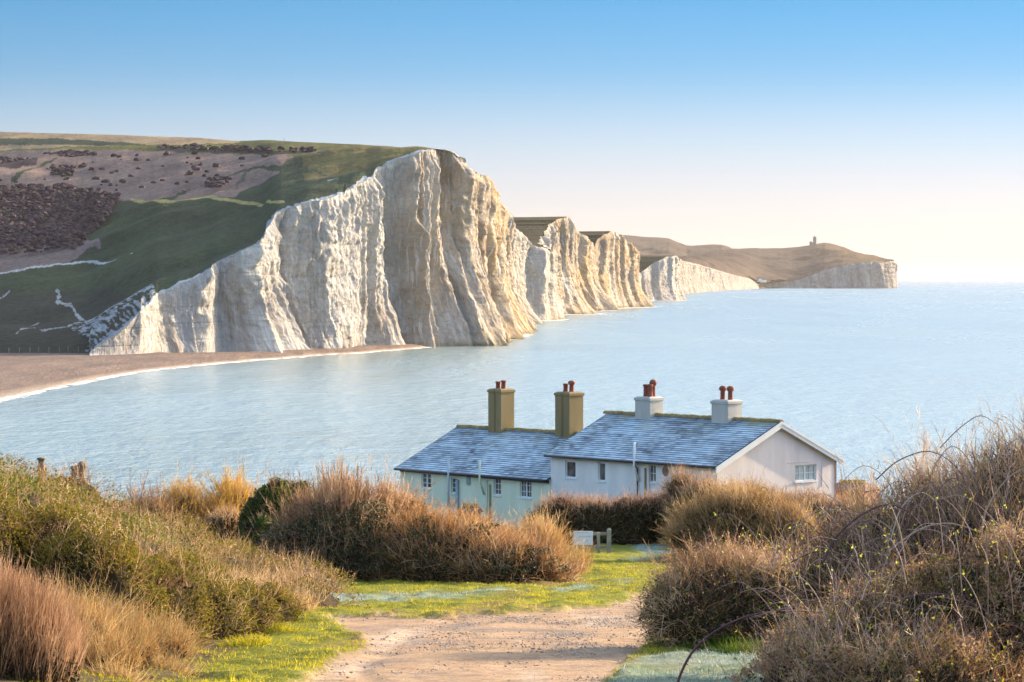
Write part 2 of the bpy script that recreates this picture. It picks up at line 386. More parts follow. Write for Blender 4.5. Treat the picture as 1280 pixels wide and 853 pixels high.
tag(MB().grid(G3, 0, uv_, cov_).build('cliff', M_CHALK, attrs=('uv', 'cover')), 'low pale chalk cliffs running out towards the far headland', None, None, 'structure')
Hd = np.array([(940,360.6,940,361.5,7330,0),(965,353.5,966,361.2,7390,.3),(985,352.5,986,361,7400,.2),(1003,349,1003,361,7410,0),(1016,344,1016,360.8,7415,0),
 (1030,338,1030,360.6,7425,0),(1046,334,1046,360.6,7430,0),(1062,330.5,1062,360.5,7440,0),(1085,327.5,1086,360.4,7450,0),(1103,328.5,1104,360.2,7475,.2),
 (1113,327,1115,360,7560,.1),(1117,327.2,1119,359.5,8100,0),(1112,327.5,1116,358.5,8900,0)], float)
G4, uv_, cov_, Di4 = coast_mesh(Hd, lambda D: 3.5, 60, 1.9, 99, .3, 2.4, (), .7)
tag(MB().grid(G4, 0, uv_, cov_).build('cliff', M_CHALK, attrs=('uv', 'cover')), 'chalk cliff of the farthest headland below the lighthouse', None, None, 'structure')

# ------------------------------------------------------------------ downland turf behind the cliffs
m = Mat('downland'); p = m.pos(); cv = m.attr('cover', 1)
n1 = m.noise(m.mapping(p, (.035, .02, .05)), 1, 6, .65)
n2 = m.noise(m.mapping(p, (.5, .25, .5)), 1, 5, .7)
c = m.mix(m.mrange(n1, .35, .65), m.mix(1.0, cv, (.72, .72, .75), 'MULTIPLY'), m.mix(1.0, cv, (1.25, 1.22, 1.12), 'MULTIPLY'))
c = m.mix(m.mrange(n2, .40, .62, 0, .75), c, m.mix(1.0, c, (.55, .55, .6), 'MULTIPLY'))
M_TURF = m.bsdf(c, .95, m.bump(m.math('ADD', n2, n1), .6, 1.2), .1)

GREEN = (.050, .070, .036); LIT = (.16, .16, .04); TAN = (.34, .25, .15); PINK = (.25, .175, .145); SCRUB = (.05, .033, .04); CHALKY = (.40, .42, .43)
DARK = (.045, .048, .036)
def hill_cover(px, py):
    j = 5*fbm(px/18, py/7, 5); k = 3*fbm(px/9, py/5, 9)
    x, y = px+j, py+k*.6
    c = np.empty(px.shape+(3,)); c[:] = GREEN
    def put(mask, col, a=1.0):
        mk_ = (mask.astype(float)*a)[..., None]; c[:] = c*(1-mk_)+np.array(col)*mk_
    put(poly_in(x, y, [(-400,150),(600,150),(600,196),(520,200),(430,215),(380,196),(-400,196)]), (.115,.115,.035))
    put(poly_in(x, y, [(375,186),(420,180),(545,184),(530,194),(470,200),(430,222),(380,222)]) & (fbm(px/14, py/4, 77) > -.25), (.17,.14,.05), .8)  # sunlit look of the upper right slope, put into the turf colour
    put(poly_in(x, y, [(-400,140),(260,140),(300,178),(200,182),(60,190),(-400,196)]), TAN)
    put(poly_in(x, y, [(-400,173),(60,174),(160,179),(210,184),(100,182),(-400,180)]), (.05,.07,.045))
    put(poly_in(x, y, [(-400,188),(40,186),(90,184),(280,181),(420,185),(420,190),(240,186),(130,187),(40,192),(-400,192)]), (.14,.14,.03))
    put(poly_in(x, y, [(-400,196),(40,187),(130,188),(330,190),(366,196),(330,206),(240,228),(200,240),(188,244),(-400,240)]), PINK)
    put(poly_in(x, y, [(212,243),(240,228),(350,203),(340,212),(290,243)]), PINK)
    put(poly_in(x, y, [(-400,300),(125,296),(125,302),(90,318),(20,332),(-400,338)]), (.22,.165,.15))
    put(poly_in(x, y, [(-400,234),(80,231),(150,243),(140,258),(112,292),(80,302),(-400,305)]), SCRUB)
    put(poly_in(x, y, [(-400,198),(48,198),(44,208),(20,214),(-400,214)]), SCRUB)
    put(poly_in(x, y, [(55,192),(90,188),(125,193),(90,199)]), SCRUB)
    put(poly_in(x, y, [(65,210),(92,209),(90,217),(66,218)]), SCRUB)
    put(poly_in(x, y, [(195,183),(300,184),(390,187),(395,192),(300,189),(200,188)]), (.05,.05,.04))
    put((poly_dist(x, y, [(-60,340),(0,334),(80,322),(165,309)]) < 1.1), (.50,.50,.50))
    put((poly_dist(x, py+.3*k, [(165,242),(260,244),(355,248)]) < 1.5), (.40,.34,.12))  # sunlit rim of a terrace, painted into the cover as a straw line
    put((poly_dist(x, y, [(15,225),(60,205),(70,200)]) < 1.3), GREEN)
    put((poly_dist(x, y, [(280,236),(305,214)]) < 1.3), (.12,.11,.08))
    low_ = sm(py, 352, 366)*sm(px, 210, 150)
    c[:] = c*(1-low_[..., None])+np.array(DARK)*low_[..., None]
    q = fbm(px/9, py/3.2, 21)
    for line, r in (([(70,358),(76,372),(90,382),(103,394),(114,404),(125,414)], 4.5), ([(28,404),(40,400),(48,396)], 2), ([(50,416),(68,413),(82,411),(92,403),(104,399)], 3),
                    ([(20,420),(32,412),(44,410)], 2.2), ([(104,400),(120,396),(150,380),(190,360)], 5), ([(0,368),(8,362),(14,358)], 3), ([(130,385),(160,375),(185,362)], 5),
                    ([(196,343),(206,341)], 1.5), ([(410,227),(420,226)], 1.6)):
        put((poly_dist(x, y, line)*(1+1.1*q) < r*.45) & (fbm(px/3, py/1.5, 29) > -.25), CHALKY, .8)
    put(poly_in(x, y, [(96,402),(112,398),(135,384),(190,358),(196,366),(150,420),(140,446),(104,446),(112,430),(88,415)]) & (fbm(px/5, py/2.0, 25)+.35*fbm(px/30, py/12, 27) > .02), (.42,.44,.46), .8)
    return c
def loft(cols, rows, curve, seed, rough_, cover_fn, behind=500, dz=-40, ext=None):
    """hill surface from a lower edge to its skyline, then over the back"""
    X, YB, DB, YS, DS = cols.T
    v = np.linspace(0, 1, rows)[:, None]
    YBs = np.convolve(np.pad(YB, 15, 'edge'), np.ones(31)/31, 'valid'); YBm = YB+(YBs-YB)*sm(v, .0, .15)
    y = YBm*(1-v)+YS*v
    kw = 121; DBs = np.convolve(np.pad(DB, kw//2, 'edge'), np.ones(kw)/kw, 'valid')
    DBm = DB+(DBs-DB)*sm(v, 0, .12)
    D = DBm+(DS-DBm)*(curve*v+(1-curve)*v**3)
    G = P(np.broadcast_to(X, y.shape), y, D)
    amp_ = (np.minimum(v, 1-v)*6).clip(0, 1)
    nz = fbm(G[..., 0]/120+.3, G[..., 1]/75, seed+9, 3)*rough_*2.2*amp_ + fbm(G[..., 0]/60, G[..., 1]/90, seed)*rough_*amp_ + fbm(G[..., 0]/9, G[..., 1]/14, seed+3)*rough_*.14*amp_
    G[..., 2] += nz
    px, py = np.broadcast_to(X, y.shape), y
    cov = cover_fn(px, py)
    k = np.linspace(0, 1, 7)[1:, None, None]
    back = G[-1][None]+np.concatenate([G[-1][None, :, :1]*0, np.full_like(G[-1][None, :, :1], behind), np.full_like(G[-1][None, :, :1], dz)], -1)*k
    back[..., 2] = G[-1][None, :, 2] + dz*k[..., 0]**1.5
    G = np.concatenate([G, back]); cov = np.concatenate([cov, np.broadcast_to(cov[-1:], (6,)+cov.shape[1:])])
    return G, cov
# the near hill: foot along the valley, then along the cliff top
nfoot = np.arange(-260, 112.6, .75)
tp = TOP1[TOP1[:, 1] < 1128]
tpx, tpy = proj(tp[:, 0], tp[:, 1], tp[:, 2])
keep = np.maximum.accumulate(tpx) <= tpx+.02
tpx, tpy, tD = tpx[keep], tpy[keep], tp[keep, 1]
sel = tpx > 113
tpx, tpy, tD = tpx[sel], tpy[sel], tD[sel]
cx_ = np.arange(tpx[0], tpx[-1], .5); tpy = np.interp(cx_, tpx, tpy); tD = np.interp(cx_, tpx, tD); tpx = cx_
cols = [(x, 444, 905+.0*(x), 0, 0) for x in nfoot]+[(a_, b_-.15, c_+.3, 0, 0) for a_, b_, c_ in zip(tpx, tpy, tD)]
cols = np.array(cols, float)
cols[:, 3] = np.interp(cols[:, 0], [-260,0,150,250,290,340,400,450,500,540,556,600], [161,164.5,169,172.5,176,175.5,179,181,184,186.5,188.5,205])+.6*fbm(cols[:, 0]/30, 0, 8)
cols[:, 4] = np.interp(cols[:, 0], [-260,0,250,400,500,556,600], [1750,1650,1480,1340,1210,1135,1150])
bad = cols[:, 1] < cols[:, 3]+.5
cols[bad, 3] = cols[bad, 1]-.5; cols[bad, 4] = np.maximum(cols[bad, 2]+5, 0)
cols[:, 4] = np.maximum(cols[:, 4], cols[:, 2]+4)
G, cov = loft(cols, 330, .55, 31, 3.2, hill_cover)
# chalk lip along the cliff edge
x_ = np.broadcast_to(cols[:, 0], (330, len(cols))); 
dy = (cols[:, 1][None]-np.linspace(0, 1, 330)[:, None]*(cols[:, 1]-cols[:, 3])[None])
lipw = np.interp(cols[:, 0], [110,190,300,325,333,345,400,430,455,470,520], [2,2,1.5,3,12,5,3,3,3,1.5,.8])*(1+.9*fbm(cols[:, 0]/6, 0, 55))
d_ = cols[:, 1][None]-dy
lip = (d_ < np.abs(lipw)[None]*(.8+.5*fbm(x_/4, dy/2.2, 57))) & (x_ > 118)
cov[:330][lip] = (.40, .44, .48)
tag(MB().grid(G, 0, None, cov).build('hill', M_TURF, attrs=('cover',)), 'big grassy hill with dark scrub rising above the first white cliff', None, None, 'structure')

# the land behind the receding cliffs: turf running inland from every cliff top
def inland(T, dist, seed, col, drop=0.0, hole=None):
    rows_ = []; cv_ = []
    for k, dd in enumerate(dist):
        r = T.copy(); de = dd*np.interp(T[:, 1], [1175, 1300, 1800, 2050, 4000], [.03, .06, .30, 1, 1.2]); r[:, 0] -= de
        r[:, 1] += de*.10
        r[:, 2] += fbm(T[:, 1]/60, dd/50, seed)*min(dd, 60)*.035 + drop*dd - .15
        rows_.append(r)
        cc = np.empty((len(T), 3)); cc[:] = col; cc *= (1+.25*fbm(T[:, 1]/40, dd/30, seed+3))[:, None]; cv_.append(cc)
    return np.array(rows_), np.array(cv_)
dist = [0, 2, 5, 10, 18, 30, 45, 70, 100, 150, 220, 320, 450]
TT = np.concatenate([TOP1[(TOP1[:, 1] > 1175)], G2[-1][1:], G3[-1][1:]])
# heights follow distance only, so the valleys run inland
o_ = np.argsort(TT[:, 1], kind='stable'); TI = TT[o_]
kk = np.ones(9)/9
TI = np.stack([np.convolve(np.pad(TI[:, i], 4, 'edge'), kk, 'valid') for i in range(3)], -1)
Gi, cvi = inland(TT, dist, 61, (.085, .070, .035))
tag(MB().grid(Gi, 0, None, cvi).build('hill', M_TURF, attrs=('cover',)), 'rolling grass tops of the smaller cliffs, their steep sides in shade', None, None, 'structure')

def far_cover(px, py):
    c = np.empty(px.shape+(3,)); c[:] = (.080, .056, .040)
    n = fbm(px/26, py/5, 71)[..., None]
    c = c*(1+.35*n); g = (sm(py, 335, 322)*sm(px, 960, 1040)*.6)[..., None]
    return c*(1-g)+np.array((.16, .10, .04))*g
xs = np.arange(740, 925, 1.2)
ys = np.interp(xs, [740,773,792,805,836,848,858,866,884,902,912,925], [293,293.5,295,296,298,303,307,307.5,306,306,309,316])+.4*fbm(xs/9, 0, 3)
cols = np.stack([xs, np.full_like(xs, 349), np.full_like(xs, 7700), ys, np.full_like(xs, 9300)], -1)
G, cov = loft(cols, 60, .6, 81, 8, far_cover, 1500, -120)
tag(MB().grid(G, 0, None, cov).build('hill', M_TURF, attrs=('cover',)), 'hazy far ridge of downs behind the middle cliffs', None, None, 'structure')
xs = np.arange(835, 1117.5, .8)
ys = np.interp(xs, [835,858,880,900,915,940,976,994,1013,1024,1031,1043,1055,1068,1081,1092,1100,1116,1118], [329,321,316.5,313,311,310.5,310.5,309.2,306.6,304.4,303.2,305.5,309,314.5,318.5,319.5,322.5,326,326])+.35*fbm(xs/7, 0, 5)
t3 = np.concatenate([G3[-1], G4[-1]]); a_, b_ = proj(t3[:, 0], t3[:, 1], t3[:, 2]); oo = np.argsort(a_)
yb = np.interp(xs, a_[oo], b_[oo]); Db = np.interp(xs, a_[oo], t3[oo, 1])
yb = np.maximum(yb, ys+.3); Db = np.convolve(np.pad(Db, 20, 'edge'), np.ones(41)/41, 'valid')
cols = np.stack([xs, yb-.1, Db+2, ys, np.interp(xs, [835,950,1030,1117], [8300,8600,8500,8150])], -1)
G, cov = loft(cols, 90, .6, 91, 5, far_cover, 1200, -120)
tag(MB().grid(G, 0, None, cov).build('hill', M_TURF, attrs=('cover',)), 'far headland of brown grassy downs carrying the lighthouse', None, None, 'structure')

# scrub on the near hill: small separate clumps, past counting
def scrub():
    N = 5200; out = MB()
    px = rng.uniform(-40, 400, N*4); py = rng.uniform(172, 440, N*4)
    inside = poly_in(px, py, [(-40,232),(80,231),(150,243),(140,258),(112,292),(80,302),(-40,305)]) | poly_in(px, py, [(-40,196),(48,198),(44,208),(20,214),(-40,214)]) \
        | poly_in(px, py, [(55,192),(90,188),(125,193),(90,199)]) | poly_in(px, py, [(65,208),(92,207),(90,217),(66,218)]) | poly_in(px, py, [(195,182),(300,183),(395,186),(395,190),(300,188),(200,187)]) \
        | (poly_in(px, py, [(-40,196),(130,188),(366,193),(200,240),(-40,240)]) & (rng.random(N*4) < .035)) \
        | (poly_in(px, py, [(262,222),(285,222),(285,232),(245,236)]) & (rng.random(N*4) < .5)) \
        | (poly_in(px, py, [(-40,302),(110,298),(90,312),(-40,320)]) & (rng.random(N*4) < .25))
    px, py = px[inside][:N], py[inside][:N]
    HC = HILLC; v = (py-HC[2](px))/(HC[3](px)-HC[2](px)); DB, DS = HC[0](px), HC[1](px)
    D = DB+(DS-DB)*(.55*v+.45*v**3)
    W = P(px, py, D); n = len(W)
    W[:, 2] -= .3
    r = rng.uniform(.5, 1.7, n)*rng.uniform(.6, 1.1, n)
    # each clump: a bumpy low dome of 3 rings
    a = np.linspace(0, 2*pi, 7)[:-1]
    ring = [(1.0, 0), (.85, .55), (.45, .95)]
    V = np.zeros((n, 19, 3)); 
    for q, (rr, zz_) in enumerate(ring):
        for k in range(6):
            jit = rng.uniform(.75, 1.3, n)
            V[:, q*6+k, 0] = W[:, 0]+r*rr*cos(a[k]+.5*q)*jit*1.3; V[:, q*6+k, 1] = W[:, 1]+r*rr*sin(a[k]+.5*q)*jit; V[:, q*6+k, 2] = W[:, 2]+r*zz_*jit*.9-.2*(q == 0)
    V[:, 18] = W+np.stack([0*r, 0*r, r*1.05], -1)
    fq = [(q*6+k, q*6+(k+1) % 6, (q+1)*6+(k+1) % 6, (q+1)*6+k) for q in range(2) for k in range(6)]; ft_ = [(12+k, 12+(k+1) % 6, 18) for k in range(6)]
    off = (np.arange(n)*19)[:, None, None]
    out.add(V.reshape(-1, 3), [(np.array(fq)[None]+off).reshape(-1, 4), (np.array(ft_)[None]+off).reshape(-1, 3)], 0, np.repeat(rng.random(n), 19))
    M = veg('hill scrub', [(0, (.035, .02, .03)), (.45, (.07, .042, .05)), (.75, (.11, .07, .065)), (1, (.045, .05, .025))], .1)
    tag(out.build('scrub', M, attrs=('tint',)), 'dark purple scrub spread over the near hill', None, None, 'stuff')
HX = np.arange(-260, 560, 2.0)
_f = lambda xs_, ys_: (lambda q: np.interp(q, xs_, ys_))
_c = np.concatenate([np.stack([nfoot, 0*nfoot+444, 0*nfoot+905], -1), np.stack([tpx, tpy, tD], -1)])
HILLC = (_f(_c[:, 0], _c[:, 2]), _f([-260,0,250,400,500,556,600], [1750,1650,1480,1340,1210,1135,1150]), _f(_c[:, 0], _c[:, 1]), _f([-260,0,150,250,290,340,400,450,500,540,556,600], [161,164.5,169,172.5,176,175.5,179,181,184,186.5,188.5,205]))
scrub()
def hill_pt(px, py):
    HC = HILLC; v = (py-HC[2](px))/(HC[3](px)-HC[2](px)); DB, DS = HC[0](px), HC[1](px)
    return P(px, py, DB+(DS-DB)*(.55*v+.45*v**3))

# ------------------------------------------------------------------ beach
bx = np.array([-260,-120,0,40,80,140,200,260,330,400,450,490,520,545]); 
ysh = np.array([560,528,500,492,483,471,462,456,450,444.5,441.5,438.5,436,433.5])
ybk = np.array([452,447,443.5,442.5,441.5,441,443,443,440,436.5,434,431.5,430.5,431.5]); zbk = np.array([2.4,2.4,2.4,2.4,2.4,2.4,2.4,2.2,1.8,1.5,1.5,1.3,1.3,.2])
X = np.arange(-260, 546, 2.0)
ys_ = np.interp(X, bx, ysh)+.5*fbm(X/14, 0, 6); D0 = H*F/(ys_-YH)
zb_ = np.interp(X, bx, zbk); D1 = (H-zb_)*F/(np.interp(X, bx, ybk)-YH)+6
D1 = D1+np.interp(X, [60, 180], [25, 14]); D1 = np.convolve(np.pad(D1, 12, 'edge'), np.ones(25)/25, 'valid')
t = np.linspace(-.12, 1, 60)[:, None]
Dm = D0+(D1-D0)*t
xm = (X-640)/F*Dm
zm = np.where(t < 0, t*6, zb_*np.clip(t*1.9, 0, 1)**.8 + .55*np.exp(-((t-.5)/.09)**2)*sm(X, 330, 150) + .3*np.exp(-((t-.25)/.06)**2))
zm = zm + fbm(xm/7, Dm/14, 13)*.16*(t > .05)
zm = zm + .25*np.abs(vn(xm/3.2, 0, 15))*np.exp(-((t-.68)/.05)**2)*sm(X, 60, 110)*sm(X, 260, 200)
G = np.stack([xm, Dm, zm], -1)
m = Mat('shingle'); p = m.pos()
n1 = m.noise(m.mapping(p, (.12, .03, 1)), 1, 6, .7); n2 = m.noise(m.mapping(p, (1.1, .5, 1)), 1, 5, .75)
c = m.mix(m.mrange(n1, .35, .65), (.17, .115, .085), (.31, .215, .155)); c = m.mix(m.mrange(n2, .4, .6, 0, .85), c, (.12, .095, .095))
sz = m.n('ShaderNodeSeparateXYZ'); m.l(p, sz.inputs[0])
c = m.mix(m.mrange(sz.outputs[2], .05, .7, .7, 0), c, (.62, .50, .38))
m = m.bsdf(c, .9, m.bump(n2, 1, .9), .2)
tag(MB().grid(G, 0).build('beach', m), 'brown shingle beach curving below the white cliff', None, None, 'structure')
# surf line
tw = np.array([-.055, -.02, .01, .035])[:, None]
wob = np.interp(X, [-260,0,80,200,330,545], [14,10,9,7,6,5])*(1+.5*fbm(X/8, 0, 9))
Ds = D0-wob*np.array([1.6, .8, .1, -.6])[:, None]
G = np.stack([(X-640)/F*Ds, Ds, np.broadcast_to(np.array([.05, .12, .16, .25])[:, None], Ds.shape)], -1)
m = Mat('foam'); p = m.pos(); n = m.noise(m.mapping(p, (.25, .10, 1)), 1, 6, .7)
bs = m.n('ShaderNodeBsdfPrincipled'); bs.inputs['Base Color'].default_value = (.85, .82, .78, 1); bs.inputs['Roughness'].default_value = .8
tr = m.n('ShaderNodeBsdfTransparent'); mx = m.n('ShaderNodeMixShader')
u = m.n('ShaderNodeSeparateXYZ'); m.l(m.uvc(), u.inputs[0])
al = m.math('SUBTRACT', 1, m.math('ABSOLUTE', m.math('SUBTRACT', m.math('MULTIPLY', u.outputs[1], 2), 1)))
m.l(m.math('MULTIPLY', m.mrange(n, .38, .55), m.mrange(al, 0, .5), True), mx.inputs[0]); m.l(tr.outputs[0], mx.inputs[1]); m.l(bs.outputs[0], mx.inputs[2]); m.l(mx.outputs[0], m.out.inputs[0])
M_FOAM = m.m
UV = np.stack([np.broadcast_to(X/10, Ds.shape), np.broadcast_to(np.linspace(0, 1, 4)[:, None], Ds.shape)], -1)
fm = MB().grid(G, 0, UV)
# wash at the foot of the receding cliffs
for Cx in (C[23:i1], C[i1:i2-1]):
    B = P(Cx[:, 2], Cx[:, 3], Cx[:, 4]); s0 = np.linspace(0, len(B)-1, len(B)*8); B = np.stack([np.interp(s0, np.arange(len(B)), B[:, k]) for k in range(3)], -1)
    k = B[:, 1]/1200
    rows_ = []
    for off, zz_ in ((-3, .12), (2, .12), (6, .10), (11, .05)):
        r = B.copy(); r[:, 0] += off*.6*k**.5*(1+.4*fbm(np.arange(len(B))/5, 0, 4)); r[:, 1] -= off*1.8*k; r[:, 2] = zz_; rows_.append(r)
    Gf = np.array(rows_); UV = np.stack([np.broadcast_to(np.arange(len(B))*1.0, Gf.shape[:2]), np.broadcast_to(np.array([.2, .5, .8, 1])[:, None], Gf.shape[:2])], -1)
    fm.grid(Gf, 0, UV)
tag(fm.build('surf', M_FOAM, attrs=('uv',)), 'thin white foam where the sea meets beach and cliffs', None, None, 'stuff')

# ------------------------------------------------------------------ sea
m = Mat('sea water'); p = m.pos()
big = m.noise(m.mapping(p, (.009, .0022, 1), rot=(0, 0, .12)), 1, 5, .6, .6)
mid = m.noise(m.mapping(p, (.05, .03, 1)), 1, 5, .62)
fine = m.noise(m.mapping(p, (.11, .045, 1), rot=(0, 0, -.1)), 1, 6, .62)
vfine = m.noise(m.mapping(p, (.28, .11, 1)), 1, 4, .7)
sz = m.n('ShaderNodeSeparateXYZ'); m.l(p, sz.inputs[0])
near = m.mrange(m.math('ADD', sz.outputs[0], m.math('MULTIPLY', sz.outputs[1], .05)), 260, -60, 0, 1)   # paler chalky water inshore
c = m.mix(near, (.165, .24, .26), (.28, .35, .335))
c = m.mix(m.mrange(big, .35, .65, 0, .6), c, m.mix(1.0, c, (.78, .86, .92), 'MULTIPLY'))
h_ = m.math('ADD', m.math('MULTIPLY', fine, 1.0), m.math('ADD', m.math('MULTIPLY', mid, 2.2), m.math('MULTIPLY', vfine, 1.6)))
M_SEA = m.bsdf(c, m.mrange(big, .35, .65, .16, .30), m.bump(h_, .8, .55), .6)
g = MB(); V = np.array([(-60000, 120, 0), (60000, 120, 0), (60000, 70000, 0), (-60000, 70000, 0)], float)
g.add(V, [(0, 1, 2, 3)])
tag(g.build('sea', M_SEA), 'calm pale blue sea', None, None, 'structure')

# ------------------------------------------------------------------ far small things
M_STONE = simple('pale tower stone', (.34, .27, .23), .9, .15, .5)
M_WHITE = simple('white render far', (.78, .76, .72), .8, .05, 1)
M_SLATE_FAR = simple('dark roof far', (.12, .11, .11), .8)
M_WOODG = simple('grey weathered timber', (.30, .28, .22), .85, .25, 4, .3)
q = P(1018.5, 305.5, 8480); lt = empty('lighthouse', (q[0], q[1], q[2]-4))
tag(lt, 'old stone lighthouse with a white lantern on the highest far headland', 'lighthouse')
b = MB(); rr = [(6.0, 0), (5.6, 14), (5.3, 23), (6.1, 23.6), (6.1, 24.6)]
for (r0, z0), (r1, z1) in zip(rr[:-1], rr[1:]):
    a = np.linspace(0, 2*pi, 17)[:-1]
    V = [(r0*cos(t_), r0*sin(t_), z0) for t_ in a]+[(r1*cos(t_), r1*sin(t_), z1) for t_ in a]
    b.add(V, [(k, (k+1) % 16, 16+(k+1) % 16, 16+k) for k in range(16)]+[tuple(range(16, 32))])
b.build('tower', M_STONE, lt)
b = MB(); b.tube([(0, 0, 24.6), (0, 0, 28.4), (0, 0, 30.2), (0, 0, 31.4)], [3.2, 3.2, 1.4, .3], 12); b.build('lantern', M_WHITE, lt)
b = MB(); b.box((-15, -6, 0), (-5.2, 6, 9.5)); b.box((-15.5, -6.5, 9.5), (-9.2, 6.5, 11.2)); b.box((-11.8, -2, 11.2), (-10, 0, 14)); b.build('annex', M_STONE, lt)

def gable_house(name, px, py, D, L, W_, hw, hr, rz, label, wallm, cat='building', wins=0):
    q = P(px, py, D); r = empty(name, tuple(q), rz); tag(r, label, cat, None)
    b = MB(); b.box((-L/2, -W_/2, -3), (L/2, W_/2, hw))
    b.add([(-L/2, -W_/2, hw), (-L/2, W_/2, hw), (-L/2, 0, hr), (L/2, -W_/2, hw), (L/2, W_/2, hw), (L/2, 0, hr)], [(0, 1, 2), (3, 5, 4)])
    b.build('wall', wallm, r)
    b = MB(); e_ = .4
    b.add([(-L/2-e_, -W_/2-e_, hw-.2), (L/2+e_, -W_/2-e_, hw-.2), (L/2+e_, 0, hr+.12), (-L/2-e_, 0, hr+.12), (-L/2-e_, W_/2+e_, hw-.2), (L/2+e_, W_/2+e_, hw-.2)], [(0, 1, 2, 3), (3, 2, 5, 4)])
    b.build('roof', M_SLATE_FAR, r)
    for k in range(wins):
        x0 = -L/2+L*(k+.5)/wins; b = MB(); b.box((x0-.5, -W_/2-.05, hw*.35), (x0+.5, -W_/2+.05, hw*.75)); b.build('window', M_SLATE_FAR, r)
    return r
gable_house('hotel', 945.8, 350.8, 7150, 14, 8, 5, 8, .2, 'leftmost white building in the gap before the far headland', M_WHITE)
gable_house('hotel', 949.3, 350.8, 7170, 10, 8, 5, 7.5, .1, 'small middle white building in the gap before the far headland', M_WHITE)
gable_house('hotel', 954, 351.8, 7190, 16, 8, 3.5, 5.5, .1, 'lowest, rightmost white building in the gap before the far headland', M_WHITE)
q = hill_pt(404, 193)
gable_house('farm_hut', 403.5, 192.6, q[1], 3.4, 1.6, .6, .9, .1, 'small white hut by the scrub on top of the near hill', M_WHITE, 'hut', 3)
q = hill_pt(355.5, 178.5); b = MB(); b.tube([q, q+np.array([0, 0, 2.4])], .1, 6)
tag(b.build('marker_post', M_WOODG), 'thin marker post on the skyline of the near hill', 'post')
# posts along the valley floor
vp = None
for k in range(8):
    px = 12+k*12.3+(k*7 % 3-1)*.8; q = P(px, 440.6-k*.25, 898)
    if vp is None:
        b = MB(); b.tube([(0, 0, -1), (0, 0, 1.35), (0, 0, 1.42)], [.085, .08, .03], 6); vp = b.build('fence_post', M_WOODG); o = vp
    else:
        o = vp.copy(); COL.objects.link(o)
    o.location = q; tag(o, 'pale fence post at the foot of the dark hillside behind the beach', 'fence post', 'row of posts behind the beach')
# ================================================================== NEAR GROUND
def bank_l(x, y):
    e = -4.7-1.9*sm(y, 50, 66)+.3*np.sin(y*.35)
    return 2.15*sm(e-x, 0, 6.5)*sm(y, 90, 72)*sm(y, 26, 44)
def bank_r(x, y):
    return 1.7*sm(x-4.6, 0, 5)*sm(y, 75, 52)*sm(y, 4, 18)
def ground_base(x, y):
    x = np.asarray(x, float); y = np.asarray(y, float)
    z = np.interp(y, [-20,0,22,41,115,128,150,165,190,205], [24.5,24.3,22.2,20.25,15.03,14.3,13.6,11,3,-4])
    z = z + bank_l(x, y) + bank_r(x, y)
    z = z - .9*sm(np.abs(x), 25, 90)*3
    return z
def ground(x, y):
    z = ground_base(x, y)
    return z + fbm(x/2.3, y/2.3, 101, 3)*.09 + np.maximum(0, fbm(x/.55, y/.55, 103, 2))*.13
def on_ground(px, py):
    """march the pixel's ray to the ground"""
    px = np.atleast_1d(np.asarray(px, float)); py = np.atleast_1d(np.asarray(py, float))
    D = np.full(px.shape, 20.0); done = np.zeros(px.shape, bool)
    for k in range(1200):
        q = P(px, py, D); done |= q[..., 2] <= ground_base(q[..., 0], q[..., 1])
        D = np.where(done, D, D+.12)
    return P(px, py, D)
PATH = [(340,900),(372,853),(400,832),(452,806),(455,795),(425,783),(402,774),(420,768),(520,769),(600,768),(690,763),(760,755),(800,744),(822,738),(860,745),(840,775),(822,790),(806,806),(775,835),(758,853),(740,900)]
def covers(x, y):
    z = ground_base(x, y); px, py = proj(x, y, z)
    jx = 14*fbm(x/.9, y/.9, 201, 4); jy = 6*fbm(x/.7, y/.7, 205, 4)
    a, b = px+jx, py+jy
    path = poly_in(a, b, PATH)
    frost = poly_in(a, b, [(385,744),(500,743),(640,738),(640,742),(560,748),(430,755),(388,755)]) | poly_in(a, b, [(775,838),(800,822),(880,812),(1100,806),(1100,900),(740,900)]) \
        | poly_in(a, b, [(785,676),(850,676),(850,692),(800,694)]) | poly_in(a, b, [(690,738),(780,728),(800,726),(700,742)]) | poly_in(a, b, [(1030,700),(1090,700),(1090,730),(1030,730)])
    lawn = (y > 36) & (y < 128) & (x > -4.7-1.2*(y > 62)+.5*fbm(x, y, 207)) & (x < 16)
    return path & (y > 30), frost, lawn
# non-uniform grid
gx = np.concatenate([np.linspace(-420, -60, 30), np.linspace(-58, -14, 60), np.arange(-13.9, 14, .11), np.linspace(14, 58, 60), np.linspace(60, 420, 30)])
gy = np.concatenate([np.linspace(-60, 30, 60), np.arange(30.3, 62, .16), np.arange(62, 130, .28), np.linspace(130.5, 206, 60)])
GX, GY = np.meshgrid(gx, gy)
GZ = ground(GX, GY)
pa, fr, la = covers(GX, GY)
GZ = np.where(pa, ground_base(GX, GY)-.05+fbm(GX/1.6, GY/3, 111, 3)*.04-.05*np.exp(-((fbm(GX/3, GY/9, 113, 2))/.12)**2), GZ)
col = np.empty(GX.shape+(3,)); col[:] = (.13, .10, .05)
def blur(a, k=2):
    a = a.astype(float)
    for _ in range(k):
        a = (a+np.roll(a, 1, 0)+np.roll(a, -1, 0)+np.roll(a, 1, 1)+np.roll(a, -1, 1))/5
    return a
L = blur(la)[..., None]; g_n = fbm(GX/2.5, GY/2.5, 121)[..., None]
turf_c = np.array((.20, .21, .028))*(1+.35*g_n); bw = np.clip(fbm(GX/1.3, GY/2.2, 127, 4)[..., None]*3-.55, 0, .85)
turf_c = turf_c+(np.array((.26, .18, .08))-turf_c)*bw
col = col*(1-L)+turf_c*L
